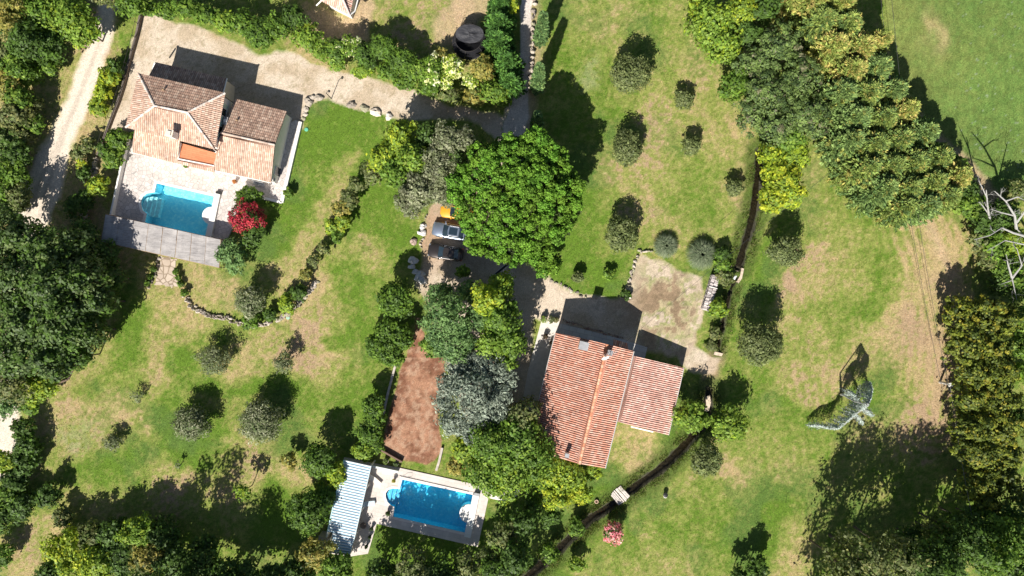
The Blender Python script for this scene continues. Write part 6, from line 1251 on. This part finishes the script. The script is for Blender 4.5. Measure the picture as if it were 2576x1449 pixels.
for u, v, r, z, lb in ((905,1548,52,7.5,'tree below the bottom edge shading the shelter terrace'),(1010,1550,55,7.5,'tree below the bottom edge shading the west half of the lower pool'),(1070,1560,45,7.5,'tree below the bottom edge shading the east half of the lower pool'),(1290,1560,45,7,'tree below the bottom edge in line with the lower pool corner')): tree(u, v, r, z, 'dark', lb, 'tree', 'tree', 'tall trees below the pool', dens=.55)
# ---- lawn bushes, top centre
gm = 'rounded bushes on the upper lawn'
for u, v, r, z, s, lb, ry in ((1585,188,58,3.0,'holm','largest round dark bush on the upper lawn',56),(1720,250,28,1.4,'holm','small round bush right of the largest bush',28),(1577,372,45,2.0,'holm','large oval bush second down on the upper lawn',50),(1740,365,29,1.5,'holm','ragged small bush on the right of the upper lawn',27),(1846,472,25,1.3,'holm','little round bush beside the ditch',27),(1563,590,45,2.15,'holm','oval bush above the dry plot beside the pampas grass',52),(1453,697,19,1.1,'holm','small round bush casting a round shadow on the lower lawn',17),(1531,692,17,.9,'green','tiny leafy bush in the middle of the lower lawn',15),(1975,632,50,3.0,'holm','green bush below the shadow of the yellow green tree',44)):
    tree(u, v, r, z, s, lb, 'round_bush', 'bush', gm, ry=ry)
tuft(1676,618,32,'smaller fountain of pampas grass at the top of the dry plot'); tuft(1765,640,40,'larger fountain of pampas grass beside the ditch', hh=2.3)
for u, v, r, z, s, lb in ((1815,640,22,1.2,'dark','dark shrub between the pampas grass and the ditch'),(1815,665,24,1.1,'green','green shrub left of the little weir'),(1822,700,24,1.1,'dull','feathery grey green shrub by the weir'),(1805,775,26,1.5,'bright','bright green bush right of the woodpile'),(1800,840,20,.7,'dull','low weedy shrub beside the narrow channel'),(1790,870,18,.5,'dull','low weeds at the end of the narrow channel'),(1575,742,14,.6,'dark','small dark shrub at the foot of the stone border')):
    tree(u, v, r, z, s, lb, 'shrub', 'shrub', 'shrubs beside the woodpile and weir')
# ---- right lawn
tree(1910,866,63,3.9,'holm','large bush with pale leaf tips alone on the right lawn','tree','tree')
for u, v, r, z, s, lb in ((1738,1045,46,3.2,'bright','bright green tree against the side wing of the farmhouse'),(1837,1070,48,3.4,'bright','light green tree right of the ditch'),(1777,1155,46,3.4,'holm','dark green tree below the two light green ones'),(1903,1432,34,2.6,'dark','dark bush at the bottom edge of the right lawn'),(1449,1420,22,1.4,'bright','small bright bush at the bottom beside the ditch'),(1860,1450,26,2.4,'dark','low dark bush on the bottom edge left of its neighbour')):
    tree(u, v, r, z, s, lb, 'tree', 'tree', 'trees beside the farmhouse ditch')
tree(1541,1342,31,1.9,'pinkflower','pink flowering round bush beside the lower ditch','oleander','flowering bush', ry=33)
# ---- top right: mixed trees and the tall conifer rows
gt = 'broadleaf trees of the north east belt'
for u, v, r, z, s, lb in ((1790,60,66,5,'bright','big bright green tree at the top edge left of the conifers'),(1815,115,50,5,'bright','bright green crown at the lower side of the big bright tree'),(1865,25,44,5.5,'lime','yellow green crown at the top edge beside the bright tree'),(1760,15,34,4.5,'lime','yellow green crown on the top edge above the lawn'),(1925,20,40,6,'dark','dark crown between the lime tree and the golden conifers'),(1880,90,38,5,'dark','dark crown right of the bright tree'),(1960,110,56,7,'robinia','grey green pine like crown below the golden conifers'),(1905,165,50,6.5,'robinia','grey green crown at the upper left of the grey green group'),(1850,215,44,5,'green','green crown reaching out over the lawn'),(1935,235,60,7,'robinia','large grey green crown with bare twigs'),(2015,195,54,7.5,'robinia','grey green crown next to the conifer row'),(1895,285,50,6,'robinia','green grey crown at the lower left of the grey green group'),(1960,310,56,6.5,'robinia','grey green crown right above the yellow green tree'),(2035,290,56,7,'robinia','grey green crown between the group and the conifers'),(1985,350,40,5,'green','low green crown above the yellow green tree')):
    tree(u, v, r, z, s, lb, 'tree', 'tree', gt)
gt = 'yellow green trees at the head of the ditch'
for u, v, r, z, lb in ((1945,395,40,4.2,'upper left crown of the yellow green trees at the ditch head'),(2000,385,38,4.4,'upper right crown of the yellow green trees at the ditch head'),(1965,445,52,4.4,'middle and largest crown of the yellow green trees'),(1945,500,40,4.0,'lower left crown of the yellow green trees with golden tips'),(1990,490,36,4.0,'lower right crown of the yellow green trees')):
    tree(u, v, r, z, 'yellow' if v > 400 else 'lime', lb, 'tree', 'tree', gt)
gk = 'tall feathery conifers of the north east belt'
for i, (u, v, r, s, lb) in enumerate(((1975,-5,44,'leylandgold','golden brown conifer at the top edge, westernmost of the row'),(2030,15,46,'leylandgold','conifer with golden tips at the top edge'),(2090,25,44,'leylandgold','golden conifer on the meadow side near the top edge'),(2040,75,46,'leyland','green conifer behind the golden top ones'),(2100,85,46,'leyland','green conifer on the meadow side, third down'),(2070,135,46,'leylandgold','orange tinged conifer in the upper row'),(2135,140,44,'leylandgold','conifer with orange tips facing the meadow'),(2180,125,34,'leylandgold','small golden conifer leaning over the meadow shade'),(2110,195,46,'leylandgold','yellowing conifer in the middle row'),(2175,190,44,'leyblue','bluish green conifer facing the meadow'),(2090,250,44,'leyblue','bluish conifer beside the blue green group'),(2150,250,46,'leyland','green conifer in the middle of the belt'),(2215,245,42,'leyblue','blue green conifer on the meadow side of the belt'),(2120,310,46,'leyblue','blue green conifer above the small lawn opening'),(2185,310,46,'leyland','dense conifer in the middle of the belt, lower half'),(2245,290,40,'leylandgold','conifer with a golden shoulder on the meadow side'),(2110,365,38,'leyblue','conifer at the corner of the lawn opening'),(2165,375,46,'leyland','conifer right of the lawn opening'),(2230,360,46,'leyland','conifer in the lower belt facing the dirt path'),(2290,345,42,'leyblue','bluish conifer on the dirt path side'),(2150,430,42,'leyland','conifer jutting out above the right lawn'),(2205,425,46,'leyland','dense conifer in the lower cluster'),(2265,415,46,'leyland','broad conifer in the lower cluster'),(2325,405,42,'leyland','conifer on the path side of the lower cluster'),(2190,480,44,'leyblue','conifer at the southwest side of the lower cluster'),(2250,480,46,'leyland','conifer in the south of the lower cluster'),(2310,465,46,'leyland','conifer near the path in the lower cluster'),(2370,450,42,'leylandgold','yellow green conifer at the south east corner of the belt'),(2240,525,38,'leyland','southernmost conifer touching the right lawn'),(2295,520,40,'leyblue','conifer at the southern tip of the belt'),(2345,500,38,'leyland','conifer beside the mown strip'))):
    conifer(u, v, r*1.12, 8.5 if u < 2200 else 8.0, s, lb, gk, zb=1.0, pw=.6, dens=1.15, leafs=.17)
# ---- hedgerow at the right edge
ge = 'hedgerow shrubs at the right edge'
for u, v, r, z, s, lb in ((2395,420,34,2,'green','green shrub between the conifers and the dirt path'),(2420,470,36,2.2,'leafdark','dark shrub at the corner of path and hedgerow'),(2440,520,38,2.2,'green','green shrub of the hedgerow below the dirt path'),(2475,560,38,2.5,'leafdark','dark hedgerow shrub beneath the white branches'),(2520,540,44,3,'leafdark','shaded shrub at the foot of the dead tree'),(2465,600,34,2,'dull','dusty hedgerow shrub beside the mown strip'),(2500,620,38,2.4,'green','green hedgerow shrub between the two white trees'),(2545,605,40,2.6,'lime','ivy green shrub wrapped round the dead tree'),(2490,655,34,2,'dull','grey green weedy shrub at the field edge'),(2530,680,38,2.4,'green','green shrub at the right edge below the dead tree'),(2565,720,40,3,'green','bushy green shrub on the right edge above the hedge'),(2510,715,30,1.8,'leafdark','dark shrub above the yellow green hedge'),(2560,480,36,2.5,'dull','pale shrub on the right edge by the meadow')):
    tree(u, v, r, z, 'dark' if s == 'leafdark' else s, lb, 'hedgerow_shrub', 'shrub', ge)
def dead_tree(label, base, limbs, group, seed):
    t = thing('dead_tree', label, 'dead tree', base, group); r_ = random.Random(seed)
    for k, (pts, r0) in enumerate(limbs):
        m = MB(); pts = [Vector(p) for p in pts]; m.tube(pts, [r0*(1-.75*i/(len(pts)-1)) for i in range(len(pts))], 6, (.36,.35,.33))
        def tw(p, d_, L_, rad, dep):
            pp = [p]; q = p
            for i in range(3): d_ = (d_+Vector((r_.uniform(-.4,.4), r_.uniform(-.4,.4), r_.uniform(-.15,.3)))).normalized(); q = q+d_*L_/3; pp.append(q)
            m.tube(pp, [rad, rad*.7, rad*.5, rad*.25], 4, (.36,.35,.33), cap=False)
            if dep:
                for _ in range(2): tw(pp[r_.choice((1, 2))], (d_+Vector((r_.uniform(-1,1), r_.uniform(-1,1), .2))).normalized(), L_*.6, rad*.6, dep-1)
        for i in range(1, len(pts)):
            for _ in range(1):
                d_ = (pts[i]-pts[i-1]).normalized(); tw(pts[i-1].lerp(pts[i], r_.uniform(.4, 1)), (d_+Vector((r_.uniform(-1,1), r_.uniform(-1,1), .1))).normalized(), r_.uniform(1.0, 2.0), min(r0*.3, .04), 2)
        m.build('trunk' if k == 0 else 'branch', M_bark, t)
b = P(2600, 640, 0)
dead_tree('white dead tree with bare forked branches at the right edge above the hedge', (b.x, b.y, 0), [
 ([b, P(2600,620,3), P(2557,575,6)], .22), ([P(2557,575,6), P(2553,543,7.5), P(2530,506,8.5), P(2502,481,9.5)], .17), ([P(2557,560,6.6), P(2580,530,8), P(2600,500,9)], .14),
 ([P(2600,600,5), P(2549,586,6), P(2520,573,6.5), P(2490,592,7), P(2451,603,7.2)], .15), ([P(2553,543,7.5), P(2520,535,8), P(2492,526,8)], .1), ([P(2530,506,8.5), P(2560,495,9), P(2580,505,9.5)], .1), ([P(2600,620,5), P(2528,605,6), P(2482,631,6)], .1)], 'dead white trees at the right edge', 3)
b = P(2500, 570, 0)
dead_tree('smaller white dead tree rising from the dark hedgerow shrubs', (b.x, b.y, 0), [([b, P(2492,556,3), P(2487,538,5), P(2484,512,7), P(2481,478,8.5)], .2), ([P(2484,500,7.5), P(2470,470,8.6), P(2462,455,9)], .08), ([P(2487,538,5), P(2470,515,6), P(2462,508,6.5)], .08)], 'dead white trees at the right edge', 5)
b = P(2548, 735, 0)
dead_tree('low white dead tree with forked limbs just above the yellow green hedge', (b.x, b.y, 0), [([b, P(2548,715,3), P(2546,700,4.5)], .2), ([P(2546,700,4.5), P(2536,666,5.5), P(2531,640,6)], .13), ([P(2546,700,4.5), P(2571,668,5.5), P(2558,625,6)], .13), ([P(2546,700,4.5), P(2558,755,4.5)], .08), ([P(2546,705,4.3), P(2518,715,4.6)], .07)], 'dead white trees at the right edge', 8)
# ---- tall clipped yellow green hedge, right
gy = 'trees of the tall yellow green hedge'
for i, (u, v, r, z, lb) in enumerate(((2412,790,42,3.6,'north west corner tree of the tall yellow green hedge'),(2470,785,42,3.8,'top middle tree of the tall yellow green hedge'),(2522,800,38,3.8,'north east tree of the tall yellow green hedge'),(2425,860,46,4,'left hand tree in the second row of the yellow green hedge'),(2490,860,46,4.2,'right hand tree in the second row of the yellow green hedge'),(2435,930,46,4,'hedge tree right beside the white service box'),(2500,930,48,4.4,'hedge tree level with the white service box on its far side'),(2440,1000,46,4,'left hedge tree just below the white service box'),(2505,1000,48,4.4,'golden tipped hedge tree in the middle'),(2440,1070,48,4.2,'left hedge tree at the bend of the thick cable'),(2508,1070,46,4.4,'right hedge tree at the bend of the thick cable'),(2450,1140,48,4.4,'left hedge tree near the dark shade'),(2512,1140,44,4.4,'right hedge tree above the shaded gap'),(2460,1205,46,4.4,'hedge tree above the southern end'),(2515,1200,38,4.2,'hedge tree spreading towards the right edge near the south end'),(2470,1262,42,4.2,'southernmost tree of the yellow green hedge'))):
    tree(u, v, r*1.06, z, 'hedge', lb, 'hedge_tree', 'tree', gy, hz=z*.8)
gz = 'trees filling the lower right corner'
for u, v, r, z, s, lb in ((2570,800,36,5,'green','green tree at the right edge beside the top of the hedge'),(2572,870,36,5,'green','fresh green tree at the right edge beside the hedge'),(2575,940,34,5,'bright','light green tree at the right edge level with the service box'),(2574,1050,34,5,'dark','dark tree at the right edge beside the lower hedge'),(2560,1245,30,6,'hedge','yellow green bough at the right edge'),(2182,1420,88,9.5,'dull','large pale olive green tree at the bottom edge with a broad shadow above it'),(2245,1392,54,9,'dull','pale crown to the right of the large olive green one'),(2120,1428,50,9,'dull','sparse pale crown to the left of the large olive green one'),(2370,1400,54,8.5,'dark','dark green tree at the bottom edge right of the pale ones'),(2420,1350,50,8.5,'dark','dark tree below the end of the yellow green hedge'),(2480,1400,56,9,'green','green tree on the bottom edge beside the thick cable'),(2545,1350,60,9,'green','dusky green tree in the lower right, above the corner'),(2560,1430,60,9,'darkoak','dark tree filling the very bottom right corner'),(2550,1300,40,7,'dark','dark crown below the yellow green bough'),(2332,1432,74,10,'dark','large dark tree on the bottom edge casting shade up to the hedge foot'),(2300,1612,70,10,'dark','tall tree below the bottom edge right of the big pale crown'),(2434,1612,70,10,'dark','tall tree below the bottom edge under the grey cable'),(2350,1340,40,4,'dull','low olive tree in the shade left of the hedge end'),(2290,1350,34,3,'dark','low dark tree in the shade above the bottom trees'),(2440,1315,44,6,'dark','dark crown just below the hedge end'),(2500,1325,44,7,'green','shaded green crown right below the hedge end'),(2310,1440,46,8,'dark','dark crown on the bottom edge between pale and green trees')):
    tree(u, v, r, z, s, lb, 'tree', 'tree', gz, dens=.7 if s == 'dull' else .85)
# ---- weeping blue cedar
def weeping():
    b = P(2116, 990, 0); t = thing('weeping_cedar', 'weeping blue cedar with silvery curtains hanging from arched limbs on the right lawn', 'cedar', (b.x, b.y, 0)); rg = np.random.default_rng(9)
    pk = P(2183, 1018, 7)
    arms = [[P(2116,992,.0), P(2118,992,2.5), P(2150,1010,5), pk], [pk, P(2172,1028,5.4), P(2150,1043,4.6), P(2130,1062,3.9), P(2108,1079,3.2), P(2085,1077,2.6), P(2066,1071,2.2), P(2035,1071,1.0)], [pk, P(2190,1000,5.2), P(2194,980,3.9), P(2189,963,2.4)], [P(2172,1028,5.4), P(2158,1000,4.2), P(2140,985,2.8)], [P(2172,1028,5.4), P(2188,1038,4.2), P(2194,1046,3.2)], [P(2150,1043,4.6), P(2164,1055,3.8), P(2172,1066,3)]]
    for i, a in enumerate(arms): m = MB(); m.tube(a, [.2-.02*i]*1+[.1*(1-.5*k/len(a)) for k in range(1, len(a))], 6, (.3,.3,.29)); m.build('trunk' if i == 0 else 'limb', M_bark, t)
    Vs = []; Cs = []
    for ai, a in enumerate(arms[1:]):
        for p, q in zip(a[:-1], a[1:]):
            L_ = (q-p).length; nst = int(L_*17)+3
            for s in range(nst):
                f = rg.random(); o = p.lerp(q, f); drop = min(o.z-.15, rg.uniform(.3, 1)*(o.z*.93 if ai < 3 else .6), .8 if o.z > 5.4 else 3.2); dx, dy = rg.normal(size=2)*.12; n = int(drop*20)+10
                k = rg.random(n); k = k**1.4; ps = np.stack([o.x+dx*k*2.2+rg.normal(size=n)*.06-.1*k, o.y+dy*k*2.2+rg.normal(size=n)*.06, o.z-drop*k+.08], 1)
                d_ = rg.normal(size=(n, 3)); d_[:, 2] -= .8; d_ /= np.linalg.norm(d_, axis=1)[:, None]; e = np.cross(d_, rg.normal(size=(n, 3))); e /= np.linalg.norm(e, axis=1)[:, None]
                tx = d_*.10; ty = e*.032; Vs.append(np.stack([ps-tx, ps-ty, ps+tx, ps+ty], 1).reshape(-1, 3)); Cs.append(np.repeat(np.array([.62,.70,.67])*rg.uniform(.6, 1.3, (n, 1))*(1.1-.6*k[:, None]), 4, 0))
    V = np.concatenate(Vs)-np.array(b); o = np_mesh('foliage', V, np.arange(len(V)).reshape(-1, 4), M_needle, np.concatenate(Cs)); o.parent = t
weeping()
# ---- tall grass along the ditch, and grass over the lawns
def grass(name, pts, n, h, colr, seed, wdt):
    rg = np.random.default_rng(seed); P_ = []
    P_ = np.array(pts); k = rg.integers(0, len(pts)-1, n); f = rg.random(n)[:, None]; a, b = P_[k], P_[k+1]; q = a+(b-a)*f; d_ = (b-a); d_ /= np.linalg.norm(d_, axis=1)[:, None]; pr = np.stack([-d_[:, 1], d_[:, 0]], 1)
    q = q+pr*(np.where(rg.random(n) < .5, 1, -1)*(wdt-.12+np.abs(rg.normal(size=n))*.45))[:, None]; kp = rg.random(n) < sstep(fbm(q[:, 0], q[:, 1], .9, 71, 3, .8), .38, .62); q = q[kp]
    return q, rg
def grass_obj(name, q, rg, h, cols):
    n = len(q); a = rg.uniform(0, 6.28, n); hh = h*rg.uniform(.5, 1.3, n); l = hh*rg.uniform(.2, .9, n); w_ = .03+.02*rg.random(n)
    p0 = np.stack([q[:, 0], q[:, 1], np.zeros(n)-.02], 1); tip = p0+np.stack([np.cos(a)*l, np.sin(a)*l, hh], 1); s = np.stack([-np.sin(a), np.cos(a), np.zeros(n)], 1)*w_[:, None]
    V = np.stack([p0-s, p0+s, tip], 1).reshape(-1, 3); C = np.repeat(np.array(cols)[rg.integers(0, len(cols), n)]*rg.uniform(.7, 1.3, (n, 1)), 3, 0)
    o = np_mesh(name, V, np.arange(n*3).reshape(-1, 3), M_leaf, C); return o
Q = []
for pts, wd, n in ((DITCH1, .75, 7000), (DITCH1b, .45, 3500), (DITCH2, .75, 14000)):
    q, rg = grass('x', pts, n, .4, None, 5, wd); Q.append(q)
tag(grass_obj('tall_grass', np.concatenate(Q), rg, .30, [(.12,.19,.03),(.18,.23,.05),(.09,.15,.025),(.25,.23,.10)]), 'tall green grass along the banks of the ditch', 'grass', kind='stuff')

# ---- short grass over the lawns (real blades, coloured like the sward they grow from)
def lawn_grass(n):
    rg = np.random.default_rng(77); x = rg.uniform(-68, 68, n); y = rg.uniform(-39, 39, n); ok = np.ones(n, bool)
    for pl, dd in ((yard, .2), (track_l, .3), (court, .3), (ter1, .2), (ter2, .2)): ok &= pdist(x, y, [G(*p) for p in pl]) > dd
    for pl in ([(1309,-60),(1340,-60),(1330,290),(1310,352),(1262,350),(1290,265)],[(390,150),(720,280),(740,300),(690,470),(320,390),(300,320)],[(1355,806),(1630,874),(1725,925),(1680,1100),(1550,1065),(1520,1180),(1300,1120)],[(262,535),(560,600),(555,680),(250,610)],[(396,640),(450,650),(460,722),(385,716)],[(1236,1228),(1312,1226),(1300,1256),(1229,1254)]): ok &= pdist(x, y, [G(*p) for p in pl]) > 0
    for pts, wd in ((DITCH1, .6), (DITCH1b, .4), (DITCH2, .6)): ok &= ldist(x, y, pts) > wd
    x = x[ok]; y = y[ok]; c = ground_col(x, y); n = len(x)
    k = fbm(x, y, .9, 301, 3, .8); keep = rg.random(n) < .35+.9*k; x, y, c = x[keep], y[keep], c[keep]; n = len(x)
    a = rg.uniform(0, 6.28, n); hh = rg.uniform(.03, .13, n); l = rg.uniform(.05, .16, n); w_ = rg.uniform(.02, .05, n)
    p0 = np.stack([x, y, np.full(n, -.01)], 1); tip = p0+np.stack([np.cos(a)*l, np.sin(a)*l, hh], 1); sd = np.stack([-np.sin(a), np.cos(a), np.zeros(n)], 1)*w_[:, None]
    V = np.stack([p0-sd, p0+sd, tip], 1).reshape(-1, 3); hue = rg.normal(size=(n, 1))*.12; C = np.clip(c*rg.uniform(.55, 1.6, (n, 1))*np.array([1, 1, 1])*(1+hue*np.array([1, .2, 0])), .01, .75)
    tag(np_mesh('lawn_grass', V, np.arange(n*3).reshape(-1, 3), M_leaf, np.repeat(C, 3, 0)), 'short mown grass and dry stubble over the lawns and the meadow', 'grass', kind='stuff')
lawn_grass(420000)
for o in bpy.data.objects:
    for k in ('_o', '_po'):
        if k in o: del o[k]
